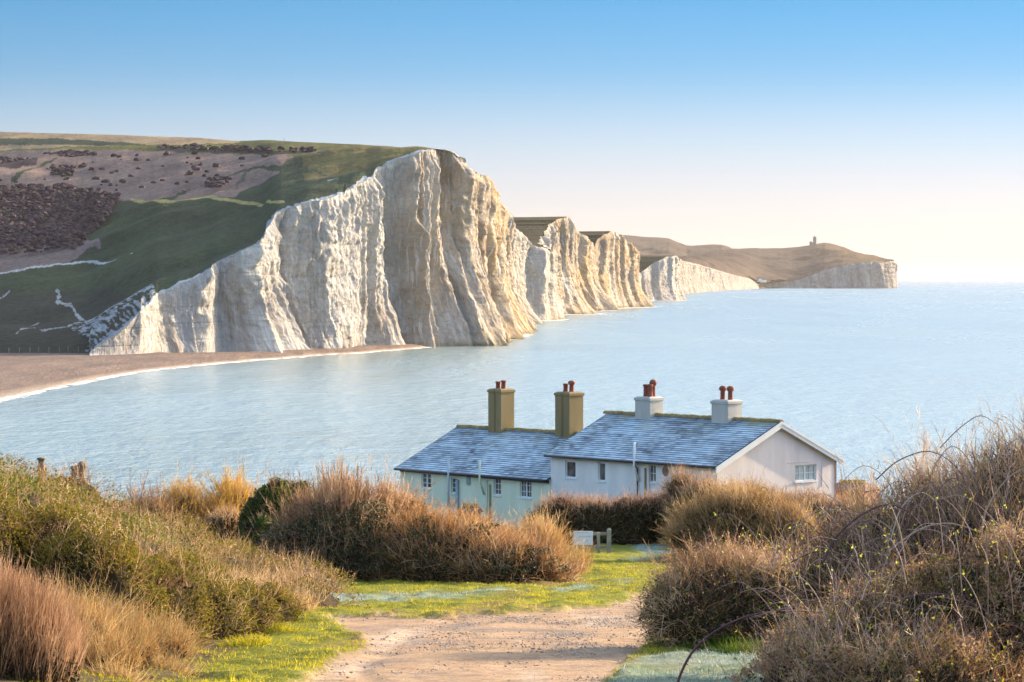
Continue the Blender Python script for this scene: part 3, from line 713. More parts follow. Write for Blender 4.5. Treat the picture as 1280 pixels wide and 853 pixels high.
Fm = blur(fr, 4)[..., None]*np.clip(.75+.9*g_n, .15, 1); col = col*(1-Fm)+np.array((.27, .35, .30))*Fm
Pm = blur(pa, 1)[..., None]; pn = fbm(GX/.8, GY/1.6, 131)[..., None]
pc = np.array((.48, .325, .205))*(1+.16*pn)
pc = pc+(np.array((.27, .22, .19))-pc)*np.clip(fbm(GX/1.1, GY/1.4, 135)[..., None]*2.2-.15, 0, .8)
pc = pc+(np.array((.56, .44, .33))-pc)*np.clip(fbm(GX/.9+4, GY/6, 137)[..., None]*2.2-.35, 0, .8)
col = col*(1-Pm)+pc*Pm
m = Mat('ground'); p = m.pos(); cv = m.attr('cover', 1)
n1 = m.noise(p, 2.2, 6, .7); n2 = m.noise(p, 14, 5, .75)
c = m.mix(1.0, cv, m.mix(m.mrange(n1, .35, .65), (.75, .75, .75), (1.2, 1.2, 1.2)), 'MULTIPLY')
c = m.mix(m.mrange(n2, .46, .62, 0, .75), c, m.mix(1.0, c, (.5, .48, .48), 'MULTIPLY'))
M_GROUND = m.bsdf(c, .95, m.bump(m.math('ADD', n1, n2), .7, .06), .1)
tag(MB().grid(np.stack([GX, GY, GZ], -1), 0, None, col).build('ground', M_GROUND, attrs=('cover',)), 'sloping ground with a gravel track and bright turf', None, None, 'structure')

# stones on the track
def ico():
    t_ = (1+5**.5)/2; V = np.array([(-1,t_,0),(1,t_,0),(-1,-t_,0),(1,-t_,0),(0,-1,t_),(0,1,t_),(0,-1,-t_),(0,1,-t_),(t_,0,-1),(t_,0,1),(-t_,0,-1),(-t_,0,1)], float)/1.9
    Fc = np.array([(0,11,5),(0,5,1),(0,1,7),(0,7,10),(0,10,11),(1,5,9),(5,11,4),(11,10,2),(10,7,6),(7,1,8),(3,9,4),(3,4,2),(3,2,6),(3,6,8),(3,8,9),(4,9,5),(2,4,11),(6,2,10),(8,6,7),(9,8,1)])
    return V, Fc
IV, IF = ico()
N = 60000
x = rng.uniform(-6, 5, N); y = rng.uniform(36, 80, N); ok, _, _ = covers(x, y)
dn = fbm(x/1.1, y/1.8, 141, 3); ok &= rng.random(N) < np.clip(.35+1.6*dn, .08, 1)
x, y = x[ok], y[ok]; n = len(x); r = .008+.020*rng.random(n)**4
V = IV[None]*np.stack([r*rng.uniform(.7, 1.4, n), r*rng.uniform(.7, 1.4, n), r*rng.uniform(.45, .8, n)], -1)[:, None]*rng.uniform(.8, 1.2, (n, 12, 1))
V += np.stack([x, y, ground_base(x, y)-.045+r*.1], -1)[:, None]
M_STONES = veg('stones', [(0, (.26, .20, .17)), (.4, (.38, .29, .22)), (.8, (.54, .44, .36)), (1, (.66, .60, .54))], 0.0, .85)
tag(MB().add(V.reshape(-1, 3), [(IF[None]+(np.arange(n)*12)[:, None, None]).reshape(-1, 3)], 0, np.repeat(rng.random(n), 12)).build('gravel', M_STONES, attrs=('tint',)),
    'loose stones scattered over the track', None, None, 'stuff')

# ================================================================== COTTAGES
U = np.array([.656, -.755]); U /= np.linalg.norm(U); Gd = np.array([-U[1], U[0]])
RZ = math.atan2(U[1], U[0])
A0 = P(975, 527, 131.5)                      # apex of the pink gable
GZH = 13.4                                   # ground level at the houses
def loc2(wx, wy):
    d = np.stack([np.asarray(wx)-A0[0], np.asarray(wy)-A0[1]], -1); return d@U, d@Gd
def ridge_t(px, lat=0.0):
    """local x along the ridge seen at pixel column px (at lateral offset lat)"""
    k = (px-640)/F
    # A0 + U t + Gd lat ; x = k y
    return -((A0[0]+Gd[0]*lat)-k*(A0[1]+Gd[1]*lat))/(U[0]-k*U[1])
def wall_hit(px, py, ylocal):
    t = ridge_t(px, ylocal); D = A0[1]+U[1]*t+Gd[1]*ylocal
    return t, P(px, py, D)[2]-GZH
def gable_hit(px, py, xlocal):
    k = (px-640)/F
    s_ = -((A0[0]+U[0]*xlocal)-k*(A0[1]+U[1]*xlocal))/(Gd[0]-k*Gd[1]); D = A0[1]+U[1]*xlocal+Gd[1]*s_
    return s_, P(px, py, D)[2]-GZH

def render_mat(name, col, streak=.17):
    m = Mat(name); p = m.obj()
    n = m.noise(m.mapping(p, (1.2, 1.2, .25)), 1, 6, .65)
    c = m.mix(m.mrange(n, .35, .7), col, tuple(x*(1-streak) for x in col))
    n3 = m.noise(p, .5, 5, .7)
    c = m.mix(m.mrange(n3, .55, .72, 0, .45), c, tuple(x*k for x, k in zip(col, (.80, .80, .74))))
    n2 = m.noise(p, 26, 4, .7)
    return m.bsdf(c, .85, m.bump(m.math('ADD', n2, n), .5, .02), .2)
M_MINT = render_mat('mint green render', (.80, .86, .66)); M_WHT = render_mat('white render', (.86, .84, .80)); M_PINK = render_mat('pale pink render', (.86, .77, .74))
M_PAINT = simple('white gloss paint', (.78, .80, .80), .4, .04, 3, .05, .5)
M_DARKP = simple('black gutter', (.035, .035, .04), .4, .1, 3, .05, .5)
M_POT = simple('terracotta', (.27, .09, .06), .85, .35, 5, .3)
M_BUFF = render_mat('buff stack render', (.30, .225, .11), .25); M_GREY = render_mat('grey white stack render', (.55, .53, .48), .3)
M_LICH = simple('lichened ridge', (.30, .22, .09), .9, .4, 5, .5)
M_BRICK = simple('weathered brick', (.30, .16, .11), .9, .35, 6, .5)
m = Mat('dark window glass'); M_GLASS = m.bsdf(m.mix(m.mrange(m.noise(m.obj(), 1.6, 2), .4, .6), (.035, .045, .055), (.14, .15, .15)), .08, None, .7)
m = Mat('net curtain behind glass'); M_NET = m.bsdf(m.mix(m.mrange(m.noise(m.mapping(m.obj(), (14, 14, .5)), 1, 2), .4, .6), (.30, .36, .36), (.52, .58, .56)), .35, None, .6)
m = Mat('frosted slates'); uv = m.uvc()
br = m.n('ShaderNodeTexBrick'); m.l(uv, br.inputs['Vector']); br.offset = .5
for k, v_ in (('Color1', (0, 0, 0, 1)), ('Color2', (1, 1, 1, 1)), ('Mortar', (.5, .5, .5, 1)), ('Scale', 1), ('Mortar Size', .004), ('Brick Width', .36), ('Row Height', .20), ('Bias', 0)): br.inputs[k].default_value = v_
brv = br.outputs[0]
sx_ = m.n('ShaderNodeSeparateXYZ'); m.l(uv, sx_.inputs[0])
rowf = m.math('FRACT', m.math('DIVIDE', sx_.outputs[1], .20))
fn = m.noise(m.mapping(uv, (.9, 2.2, 1)), 1, 6, .7); pn_ = m.noise(m.mapping(uv, (.32, .35, 1), loc=(4, 2, 0)), 1, 4, .6)
fr_ = m.math('ADD', m.math('MULTIPLY', brv, .45), m.math('ADD', m.mrange(fn, .3, .7, .0, .7), m.mrange(pn_, .38, .6, -.15, .35)), True)
# frost lies on the middle of each slate and is thin at its dark lower edge
fr_ = m.math('MULTIPLY', fr_, m.mrange(rowf, .0, .38, .10, 1), True)
fr_ = m.math('MULTIPLY', fr_, m.mrange(sx_.outputs[1], 3.6, 4.7, 1, .35), True)
slate = m.mix(brv, (.035, .045, .065), (.085, .10, .13))
c = m.mix(m.math('MULTIPLY', fr_, .92), slate, (.64, .78, .86))
ms = m.noise(m.mapping(uv, (.55, .5, 1), loc=(9, 1, 0)), 1, 6, .7)
mv = m.math('MULTIPLY', m.mrange(ms, .50, .66, 0, .8), m.mrange(sx_.outputs[1], 2.2, 4.6, .10, 1), True)
c = m.mix(mv, c, (.26, .25, .09))
M_SLATE = m.bsdf(c, .75, m.bump(m.math('ADD', brv, rowf), .4, .02), .3)

def wall_holes(b, x0, x1, z0, z1, holes, y, depth=.16, mat=0, axis='x', sgn=1):
    """wall sheet in the plane of local y (axis x) or local x (axis y), facing away from sgn, with real openings and reveals"""
    def pt(a, z, d=0):
        return (a, y+sgn*d, z) if axis == 'x' else (y+sgn*d, a, z)
    xs_ = sorted({x0, x1, *[h[0] for h in holes], *[h[1] for h in holes]}); zs_ = sorted({z0, z1, *[h[2] for h in holes], *[h[3] for h in holes]})
    for a0, a1 in zip(xs_[:-1], xs_[1:]):
        for b0, b1 in zip(zs_[:-1], zs_[1:]):
            cx, cz = (a0+a1)/2, (b0+b1)/2
            if any(h[0] < cx < h[1] and h[2] < cz < h[3] for h in holes): continue
            b.add([pt(a0, b0), pt(a1, b0), pt(a1, b1), pt(a0, b1)], [(0, 1, 2, 3)], mat)
    for h in holes:
        a0, a1, b0, b1 = h
        for q in (((a0, b0), (a1, b0)), ((a1, b0), (a1, b1)), ((a1, b1), (a0, b1)), ((a0, b1), (a0, b0))):
            b.add([pt(*q[0]), pt(*q[1]), pt(*q[1], depth), pt(*q[0], depth)], [(0, 1, 2, 3)], mat)
def window(parent, hole, y, axis='x', sgn=1, cols_=2, rows_=3, net=False, depth=.10, oval=False, meet=None):
    a0, a1, b0, b1 = hole
    def bx(b, u0, u1, w0, w1, d0, d1, mat=0):
        lo_, hi_ = sorted((y+sgn*d0, y+sgn*d1))
        if axis == 'x': b.box((u0, lo_, w0), (u1, hi_, w1), mat)
        else: b.box((lo_, u0, w0), (hi_, u1, w1), mat)
    f = MB(); t_ = .055
    bx(f, a0+.002, a0+t_, b0, b1, depth-.03, depth+.03); bx(f, a1-t_, a1-.002, b0, b1, depth-.03, depth+.03)
    bx(f, a0+t_, a1-t_, b0+.002, b0+t_, depth-.028, depth+.028); bx(f, a0+t_, a1-t_, b1-t_, b1-.002, depth-.028, depth+.028)
    if meet: bx(f, (a0+a1)/2-.04, (a0+a1)/2+.04, b0+t_, b1-t_, depth-.034, depth+.03)
    for k in range(1, cols_):
        u = a0+(a1-a0)*k/cols_
        if not (meet and abs(u-(a0+a1)/2) < .02): bx(f, u-.014, u+.014, b0+t_, b1-t_, depth-.018, depth+.02)
    for k in range(1, rows_): w_ = b0+(b1-b0)*k/rows_; bx(f, a0+t_, a1-t_, w_-.014, w_+.014, depth-.016, depth+.018)
    fo = f.build('window_frame', M_PAINT, parent)
    g_ = MB(); bx(g_, a0+.02, a1-.02, b0+.02, b1-.02, depth+.004, depth+.014); g_.build('pane', M_NET if net else M_GLASS, fo)
    s_ = MB(); bx(s_, a0-.06, a1+.06, b0-.07, b0-.004, -.05, depth-.032); s_.build('sill', M_PAINT, fo)
    return fo
def pitched_roof(x0, x1, w, ze, zr, name, parent, mat, zoff=0, courses=True):
    """both slopes as overlapping courses of slates; uv in metres, v upwards"""
    b = MB(); Ls = math.hypot(w, zr-ze); nC = int(Ls/.20)
    for sg in (-1, 1):
        for k in range(nC+1):
            v0, v1 = k*.20, min((k+1)*.20+.015, Ls)
            if v0 >= Ls: break
            def q(v, lift): f = v/Ls; return (sg*w*(1-f), ze+(zr-ze)*f+lift)
            ya, za = q(v0, .028+zoff); yb_, zb2 = q(v1, .010+zoff); yc, zc = q(v0, .004+zoff)
            xs2 = np.arange(x0, x1+.01, max((x1-x0)/24, .3))
            xs2[-1] = x1
            for a, c_ in zip(xs2[:-1], xs2[1:]):
                fl = lambda L_: L_ if sg < 0 else L_[::-1]
                b.add(fl([(a, ya, za), (c_, ya, za), (c_, yb_, zb2), (a, yb_, zb2)]), [(0, 1, 2, 3)], 0, None, fl([(a, v0), (c_, v0), (c_, v1), (a, v1)]))
                b.add(fl([(a, yc, zc), (c_, yc, zc), (c_, ya, za), (a, ya, za)]), [(0, 1, 2, 3)], 0, None, fl([(a, v0), (c_, v0), (c_, v0), (a, v0)]))
    # underside board
    for sg in (-1, 1):
        b.add([(x0, sg*w, ze-.05), (x1, sg*w, ze-.05), (x1, 0, zr-.05), (x0, 0, zr-.05)], [(0, 1, 2, 3)], 1)
        b.add([(x0, sg*w, ze-.05), (x0, sg*w, ze+.03+zoff), (x0, 0, zr+.03+zoff), (x0, 0, zr-.05)], [(0, 1, 2, 3)], 1)
        b.add([(x1, sg*w, ze-.05), (x1, sg*w, ze+.03+zoff), (x1, 0, zr+.03+zoff), (x1, 0, zr-.05)], [(0, 1, 2, 3)], 1)
    return b.build(name, [mat, M_DARKP], parent, attrs=('uv',))
def ridge_tiles(x0, x1, z, parent, mat):
    b = MB(); n_ = int((x1-x0)/.42)
    for k in range(n_):
        a = x0+(x1-x0)*k/n_; c_ = x0+(x1-x0)*(k+1)/n_+.03; h_ = .0+.012*((k*7) % 3)
        V = []
        for xx, r_ in ((a, .155), (c_, .135)):
            for t_ in np.linspace(-.25, pi+.25, 9): V.append((xx, r_*cos(t_)*1.05, z-.03+h_+r_*sin(t_)*.85))
        b.add(V, [(i, i+1, 9+i+1, 9+i) for i in range(8)]+[tuple(range(9)), tuple(range(9, 18))[::-1]])
    return b.build('ridge_tiles', mat, parent)
def stack(parent, x, zr, top, wx, wy, mat, pots, twin=True, cap=True):
    """double-flued stack astride the ridge with a weathered cap and clay pots"""
    b = MB(); c_ = .10
    if twin:
        prof = [(-wx,-wy),(-.07,-wy),(0,-wy+.09),(.07,-wy),(wx,-wy),(wx,wy),(-wx,wy)]
    else: prof = [(-wx+c_*.3,-wy),(wx-c_*.3,-wy),(wx,-wy+c_*.3),(wx,wy-c_*.3),(wx-c_*.3,wy),(-wx+c_*.3,wy),(-wx,wy-c_*.3),(-wx,-wy+c_*.3)]
    n_ = len(prof); lv = [(zr-1.0, 1), (top-.16, 1), (top-.13, 1.09), (top-.02, 1.09), (top+.05, .80)]
    V = [(x+p_[0]*s_, p_[1]*s_, z_) for z_, s_ in lv for p_ in prof]
    b.add(V, [(i*n_+j, i*n_+(j+1) % n_, (i+1)*n_+(j+1) % n_, (i+1)*n_+j) for i in range(len(lv)-1) for j in range(n_)]+[tuple((len(lv)-1)*n_+j for j in range(n_))])
    ch = b.build('chimney', mat, parent)
    for (dx_, dy_, h_, cowl) in pots:
        b = MB(); prof2 = [(.135, 0), (.125, h_*.1), (.115, h_*.8), (.15, h_*.84), (.15, h_*.92), (.12, h_)]
        if cowl: prof2 = [(.135, 0), (.12, h_*.1), (.11, h_*.62), (.16, h_*.66), (.19, h_*.80), (.15, h_*.93), (.06, h_)]
        V = [(x+dx_+r_*cos(t_), dy_+r_*sin(t_), top+.03+z_) for r_, z_ in prof2 for t_ in np.linspace(0, 2*pi, 13)[:-1]]
        K_ = len(prof2)
        b.add(V, [(i*12+j, i*12+(j+1) % 12, (i+1)*12+(j+1) % 12, (i+1)*12+j) for i in range(K_-1) for j in range(12)]+[tuple((K_-1)*12+j for j in range(12))], smooth=True)
        b.build('chimney_pot', M_POT, ch)
    return ch
def pipe(parent, name, pts, r, mat): b = MB(); b.tube(pts, r, 8); return b.build(name, mat, parent)

W_ = 4.2; OV = .28; WN = -(W_-OV)            # near wall plane
ZR = A0[2]-GZH; ZE = ZR-1.90
xl_w = ridge_t(681, -W_)
wh = empty('cottage', (A0[0], A0[1], GZH), RZ); tag(wh, 'white cottage with a pink gable end and two short grey-white chimney stacks', 'cottage', 'cottages above the sea')
X0, X1 = xl_w+.12, -.14
def hole_w(px, py, w_, h_):
    a, z1_ = wall_hit(px-w_/2, py-h_/2, WN); c_, z0_ = wall_hit(px+w_/2, py+h_/2, WN); return (a, c_, z0_, z1_)
wins = [(hole_w(713, 587, 13, 22), 1, 1, False), (hole_w(752, 590, 9, 24), 1, 1, False), (hole_w(815.5, 592, 9, 23), 2, 2, False)]
gx0, gz1 = gable_hit(994.5, 582, X1); gx1, gz0 = gable_hit(1021, 600.5, X1)
b = MB(); wall_holes(b, X0, X1, 0, ZE+.05, [h[0] for h in wins], WN)
b.add([(X0, -WN, 0), (X0, -WN, ZE+.05), (X1, -WN, ZE+.05), (X1, -WN, 0)], [(0, 1, 2, 3)])
b.add([(X0, WN, 0), (X0, WN, ZE+.05), (X0, 0, ZR-.12), (X0, -WN, ZE+.05), (X0, -WN, 0)], [(0, 1, 2, 3, 4)])
b.build('wall', M_WHT, wh)
b = MB(); wall_holes(b, WN, -WN, 0, ZE+.05, [(gx0, gx1, gz0, gz1)], X1, .16, 0, 'y', -1)
b.add([(X1, WN, ZE+.05), (X1, -WN, ZE+.05), (X1, 0, ZR-.12)], [(0, 1, 2)])
b.build('gable_wall', M_PINK, wh)
b = MB()
for q in ((gx0-.5, gx1+.42, gz1+.12, gz1+.17), (gx1+.36, gx1+.42, gz0-.3, gz1+.12)): b.box((X1-.01, q[0], q[2]), (X1+.02, q[1], q[3]))
b.build('render_band', M_PINK, wh)
b = MB(); b.box((X1-.03, -WN-.09, 0), (X1+.02, -WN+.015, ZE-.1)); b.build('corner_strip', M_BRICK, wh)
for h_, c_, r_, nn in wins: window(wh, h_, WN, 'x', 1, c_, r_, nn)
window(wh, (gx0, gx1, gz0, gz1), X1, 'y', -1, 4, 2, True, meet=True)
pitched_roof(xl_w, 0.06, W_, ZE, ZR, 'roof', wh, M_SLATE)
ridge_tiles(ridge_t(757), 0.08, ZR, wh, M_LICH)
# barge boards on the gable
b = MB()
for sg in (-1, 1):
    for x0_, x1_, d0, d1 in ((.065, .115, -.02, -.30), (.118, .14, .0, -.12)):
        V = [(x0_, sg*(W_+.02), ZE+d0), (x1_, sg*(W_+.02), ZE+d0), (x1_, 0, ZR+d0), (x0_, 0, ZR+d0), (x0_, sg*(W_+.02), ZE+d1), (x1_, sg*(W_+.02), ZE+d1), (x1_, 0, ZR+d1), (x0_, 0, ZR+d1)]
        b.add(V, [(0,1,2,3),(4,7,6,5),(0,4,5,1),(1,5,6,2),(2,6,7,3),(3,7,4,0)])
b.build('barge_board', M_PAINT, wh)
pipe(wh, 'gutter', [(xl_w, -W_-.03, ZE-.03), (0, -W_-.03, ZE-.03)], .06, M_DARKP)
t1, z1 = wall_hit(798, 553, WN-.1); pipe(wh, 'vent_pipe', [(t1, WN-.10, ZE-.9), (t1, WN-.36, ZE-.25), (t1, WN-.36, z1)], .055, M_PAINT)
t1, _ = wall_hit(796.5, 590, WN-.1); pipe(wh, 'downpipe', [(t1-.12, -W_+.0, ZE-.06), (t1, WN-.08, ZE-.35), (t1, WN-.08, 0.2)], .045, M_DARKP)
for px in (806, 810): t1, _ = wall_hit(px, 590, WN-.1); pipe(wh, 'soil_pipe', [(t1, WN-.07, ZE-.30), (t1, WN-.07, .2)], .045, M_LICH if px == 806 else M_PINK)
t1, z1 = wall_hit(832.5, 589, WN); b = MB(); a = np.linspace(0, 2*pi, 17)[:-1]
b.add([(t1+.20*cos(k), WN-.04, z1+.24*sin(k)) for k in a]+[(t1+.20*cos(k), WN+.01, z1+.24*sin(k)) for k in a], [tuple(range(16))]+[(k, (k+1) % 16, 16+(k+1) % 16, 16+k) for k in range(16)]); b.build('wall_plaque', M_BRICK, wh)
tz = P(811, 497, A0[1]+U[1]*ridge_t(811))[2]-GZH
stack(wh, ridge_t(811.5), ZR, tz, .52, .46, M_GREY, [(-.17, -.05, .60, False), (.19, .08, .84, True), (.24, -.16, .62, False)], False)
tz = P(908, 501, A0[1]+U[1]*ridge_t(908))[2]-GZH
stack(wh, ridge_t(908.5), ZR, tz, .54, .48, M_GREY, [(-.22, -.04, .66, True), (.22, .02, .66, True)], False)

# the lower mint green cottage to its left
xg1 = xl_w+.10; xg0 = ridge_t(573)
ZRg = P(573, 533, A0[1]+U[1]*xg0)[2]-GZH; ZEg = ZRg-2.0
gr = empty('cottage', (A0[0], A0[1], GZH), RZ); tag(gr, 'lower mint green cottage with two tall brown chimney stacks', 'cottage', 'cottages above the sea')
wins = [(hole_w(532.5, 601, 12, 20), 2, 3, False, 1), (hole_w(567.5, 607, 8, 20), 1, 3, False, 0), (hole_w(621.5, 608.5, 9, 22), 2, 3, False, 0), (hole_w(657, 611, 14.5, 24), 4, 3, False, 1)]
b = MB(); wall_holes(b, xg0+.1, xg1, 0, ZEg+.05, [h[0] for h in wins], WN)
b.add([(xg0+.1, -WN, 0), (xg0+.1, -WN, ZEg+.05), (xg1, -WN, ZEg+.05), (xg1, -WN, 0)], [(0, 1, 2, 3)])
b.add([(xg0+.1, WN, 0), (xg0+.1, WN, ZEg+.05), (xg0+.1, 0, ZRg-.12), (xg0+.1, -WN, ZEg+.05), (xg0+.1, -WN, 0)], [(0, 1, 2, 3, 4)])
b.build('wall', M_MINT, gr)
for h_, c_, r_, nn, mt in wins: window(gr, h_, WN, 'x', 1, c_, r_, nn, meet=mt)
pitched_roof(xg0, xg1, W_, ZEg, ZRg, 'roof', gr, M_SLATE)
ridge_tiles(xg0, xg1, ZRg, gr, M_LICH)
pipe(gr, 'gutter', [(xg0, -W_-.03, ZEg-.03), (xg1-.12, -W_-.03, ZEg-.03)], .06, M_DARKP)
b = MB(); b.box((xg0+.1, WN-.05, ZEg-.16), (xg1-.1, WN-.003, ZEg-.03)); b.build('fascia', M_DARKP, gr)
t1, z1 = wall_hit(604.7, 575, WN-.1); pipe(gr, 'vent_pipe', [(t1, WN-.08, ZEg-.95), (t1, WN-.36, ZEg-.3), (t1, WN-.36, z1)], .055, M_MINT)
t1, z1 = wall_hit(565.5, 574, WN-.1); pipe(gr, 'vent_pipe', [(t1, WN-.36, ZEg-1.7), (t1, WN-.36, z1)], .055, simple('grey plastic', (.50, .56, .62), .5))
t1, z1 = wall_hit(571, 600, WN-.1); pipe(gr, 'downpipe', [(t1, WN-.09, .2), (t1, WN-.09, z1)], .08, simple('grey pipe', (.36, .44, .50), .5))
for px in (607.5, 611.5): t1, z1 = wall_hit(px, 601+(px > 610)*5, WN-.1); pipe(gr, 'soil_pipe', [(t1, WN-.06, .2), (t1, WN-.06, z1)], .035, M_LICH if px > 610 else M_MINT)
t1, z1 = wall_hit(586, 601.5, WN); b = MB()
pr = [(t1+.14*cos(k), z1+.21*np.sign(sin(k))*abs(sin(k))**.6) for k in a]
b.add([(p_[0], WN-.06, p_[1]) for p_ in pr]+[(p_[0], WN+.01, p_[1]) for p_ in pr], [tuple(range(16))]+[(k, (k+1) % 16, 16+(k+1) % 16, 16+k) for k in range(16)]); b.build('wall_lamp', simple('grey vent plate', (.30, .36, .36), .5), gr)
tz = P(626, 487, A0[1]+U[1]*ridge_t(626))[2]-GZH
stack(gr, ridge_t(626.5), ZRg, tz, .50, .44, M_BUFF, [(-.18, -.05, .38, False), (.18, .0, .44, False)])
tz = P(711, 491, A0[1]+U[1]*ridge_t(711))[2]-GZH
stack(gr, ridge_t(711.5), ZRg, tz, .53, .46, M_BUFF, [(-.20, -.05, .42, False), (.18, .0, .58, True)])

# brown hipped roof behind the left bank with its stacks, and the outbuildings
def shed(name, pxs, D, L, Wd, h, rise, rz, label, cat, wallm, roofm, hip=.0):
    q = P(pxs[0], pxs[1], D); gz = q[2]-h-rise; r = empty(name, (q[0], q[1], gz), rz); tag(r, label, cat)
    b = MB(); b.box((-L/2+.15, -Wd/2+.15, -.8), (L/2-.15, Wd/2-.15, h)); b.build('wall', wallm, r)
    b = MB(); hx = L/2-hip
    b.add([(-L/2, -Wd/2, h), (L/2, -Wd/2, h), (L/2, Wd/2, h), (-L/2, Wd/2, h), (-hx, 0, h+rise), (hx, 0, h+rise)], [(0, 1, 5, 4), (1, 2, 5), (2, 3, 4, 5), (3, 0, 4)]); b.build('roof', roofm, r)
    if hip: ridge_tiles(-hx, hx, h+rise, r, M_LICH)
    return r
M_TILE = simple('brown clay tiles', (.22, .13, .10), .9, .35, 4, .6)
r = shed('house', (150, 628.5), 112, 6.4, 5.0, 3.0, 1.7, -.1, 'house with a brown tiled roof, mostly hidden behind the left bank', 'house', M_BRICK, M_TILE, 1.3)
M_POT = simple('sooty clay', (.20, .14, .10), .9, .4, 6, .3)
stk_ = P(97.5, 604, 112); lx = stk_[0]-r.location.x
stack(r, lx, 4.7, stk_[2]-r.location.z, .36, .33, simple('grey brown stack', (.24, .19, .16), .9, .3, 5, .4), [(-.18, 0, .62, False), (.12, 0, .80, True)], False)
stk_ = P(49.5, 583, 112); lx = stk_[0]-r.location.x
stack(r, lx, 4.7, stk_[2]-r.location.z, .13, .13, M_BRICK, [(0, 0, .30, True)], False)
shed('shed', (1066, 602.5), 141, 2.3, 2.4, 2.2, .35, -.5, 'low brown shed roof just right of the pink gable end', 'shed', M_BRICK, M_TILE, .5)
shed('garden_shed', (588, 631.5), 126, 1.0, .9, 1.6, .3, .5, 'tiny dark shed roof poking above the thicket by the mint green cottage', 'shed', M_WOODG, simple('dark felt', (.09, .07, .06), .9), .2)

# ------------------------------------------------------------------ sign and fence by the track
q = P(763, 690, 112); gz = float(ground(q[0], q[1]))
fn_ = empty('wooden_fence', (q[0], q[1], gz)); tag(fn_, 'short weathered wooden post and rail fence end beside the white sign', 'fence')
s_ = 112/F
def ps(px): return (px-763)*s_
ztop = P(763, 661, 112)[2]-gz
b = MB(); b.box((ps(758.5), -.09, -.3), (ps(764), .09, ztop-.03)); b.add([(ps(758.5), -.09, ztop-.03), (ps(764), -.09, ztop-.03), (ps(764), .09, ztop-.03), (ps(758.5), .09, ztop-.03), (ps(761.2), 0, ztop+.03)], [(0,1,4),(1,2,4),(2,3,4),(3,0,4)]); b.build('post', M_WOODG, fn_)
b = MB(); b.box((ps(746), -.06, -.3), (ps(750), .06, ztop-.14)); b.build('post', M_WOODG, fn_)
b = MB(); b.box((ps(716), .06, -.3), (ps(719), .12, ztop-.14)); b.build('post', M_WOODG, fn_)
zr_ = P(763, 668, 112)[2]-gz
b = MB(); b.box((ps(712), .062, zr_-.05), (ps(758), .10, zr_+.07)); b.build('rail', M_WOODG, fn_)
b = MB(); b.box((ps(712), .062, zr_-.55), (ps(758), .10, zr_-.45)); b.build('rail', M_WOODG, fn_)
q2 = P(729, 672.5, 111.8); sg_ = empty('sign', (q2[0], q2[1]-.06, q2[2])); tag(sg_, 'white rectangular notice board with faint blue writing on the fence', 'sign')
b = MB(); b.box((-.375, -.015, -.27), (.375, .015, .27)); b.build('board', simple('white sign face', (.72, .76, .84), .5, .04, 2, .05), sg_)
b = MB(); M_INK = simple('faded blue ink', (.25, .33, .58), .6)
# the writing is too small and blurred to read: faint strokes of unequal length
x = -.28
for k in range(12): w_ = .018+.014*((k*5) % 3); b.box((x, -.018, .195), (x+w_, -.0155, .215)); x += w_+.008
x = -.17
for k, w_ in enumerate([.05, .07, .03, .06, .04, .05, .07]):
    dz_ = .02 if k % 2 else 0; b.box((x, -.018, .0+dz_), (x+.014, -.0155, .075)); b.box((x, -.0184, .06), (x+w_, -.0155, .074)); x += w_+.018
x = -.25
for k, w_ in enumerate([.06, .05, .09, .04, .08]): b.box((x, -.018, -.10), (x+w_, -.0155, -.088)); x += w_+.03
sx0 = b.v; nb_ = len(sx0)
for g0, g1 in ((0, 12), (12, 26), (26, nb_)):
    wb = MB(); wb.tube([(-.001, -.0145, 0), (.001, -.0145, 0)], .0004, 3)
    for (F_, m_, s_m), V_ in zip(b.f[g0:g1], b.v[g0:g1]):
        wb.add(V_, [(0,3,2,1),(4,5,6,7),(0,1,5,4),(1,2,6,5),(2,3,7,6),(3,0,4,7)])
    wb.build('lettering', M_INK, sg_)
# ================================================================== VEGETATION
def unit(v): return v/(np.linalg.norm(v, axis=-1, keepdims=True)+1e-9)
def rnd(n): return unit(rng.normal(size=(n, 3)))
def curve(P0, d, L, bend, t):
    return P0+d*(L*t)[..., None]+bend*((L*t*t)[..., None])
def ribbons(mb, P0, d, L, w, bend, mat, tint, nseg=2, taper=.25):
    """N tapering curved twigs, each a narrow folded strip"""
    n = len(P0); ts = np.linspace(0, 1, nseg+1)
    side = unit(np.cross(d, rnd(n))); V = np.zeros((n, (nseg+1)*2, 3), np.float32)
    for k, t in enumerate(ts):
        c = curve(P0, d, L, bend, np.full(n, t)); ww = (w*(1-(1-taper)*t)*.5)[:, None]
        V[:, 2*k] = c-side*ww; V[:, 2*k+1] = c+side*ww
    f = np.array([(2*k, 2*k+1, 2*k+3, 2*k+2) for k in range(nseg)])
    mb.add(V.reshape(-1, 3), [(f[None]+(np.arange(n)*(nseg+1)*2)[:, None, None]).reshape(-1, 4)], mat, np.repeat(tint, (nseg+1)*2))
def leaves(mb, c, size, mat, tint, asp=.6):
    n = len(c); a = rnd(n); b = unit(np.cross(a, rnd(n))); s_ = size[:, None]
    nn = np.cross(a, b)
    V = np.stack([c-a*s_*.5, c+b*s_*asp*.5+nn*s_*.1, c+a*s_*.5, c-b*s_*asp*.5+nn*s_*.1], 1)
    mb.add(V.reshape(-1, 3), [(np.array([[0, 1, 2, 3]])[None]+(np.arange(n)*4)[:, None, None]).reshape(-1, 4)], mat, np.repeat(tint, 4))
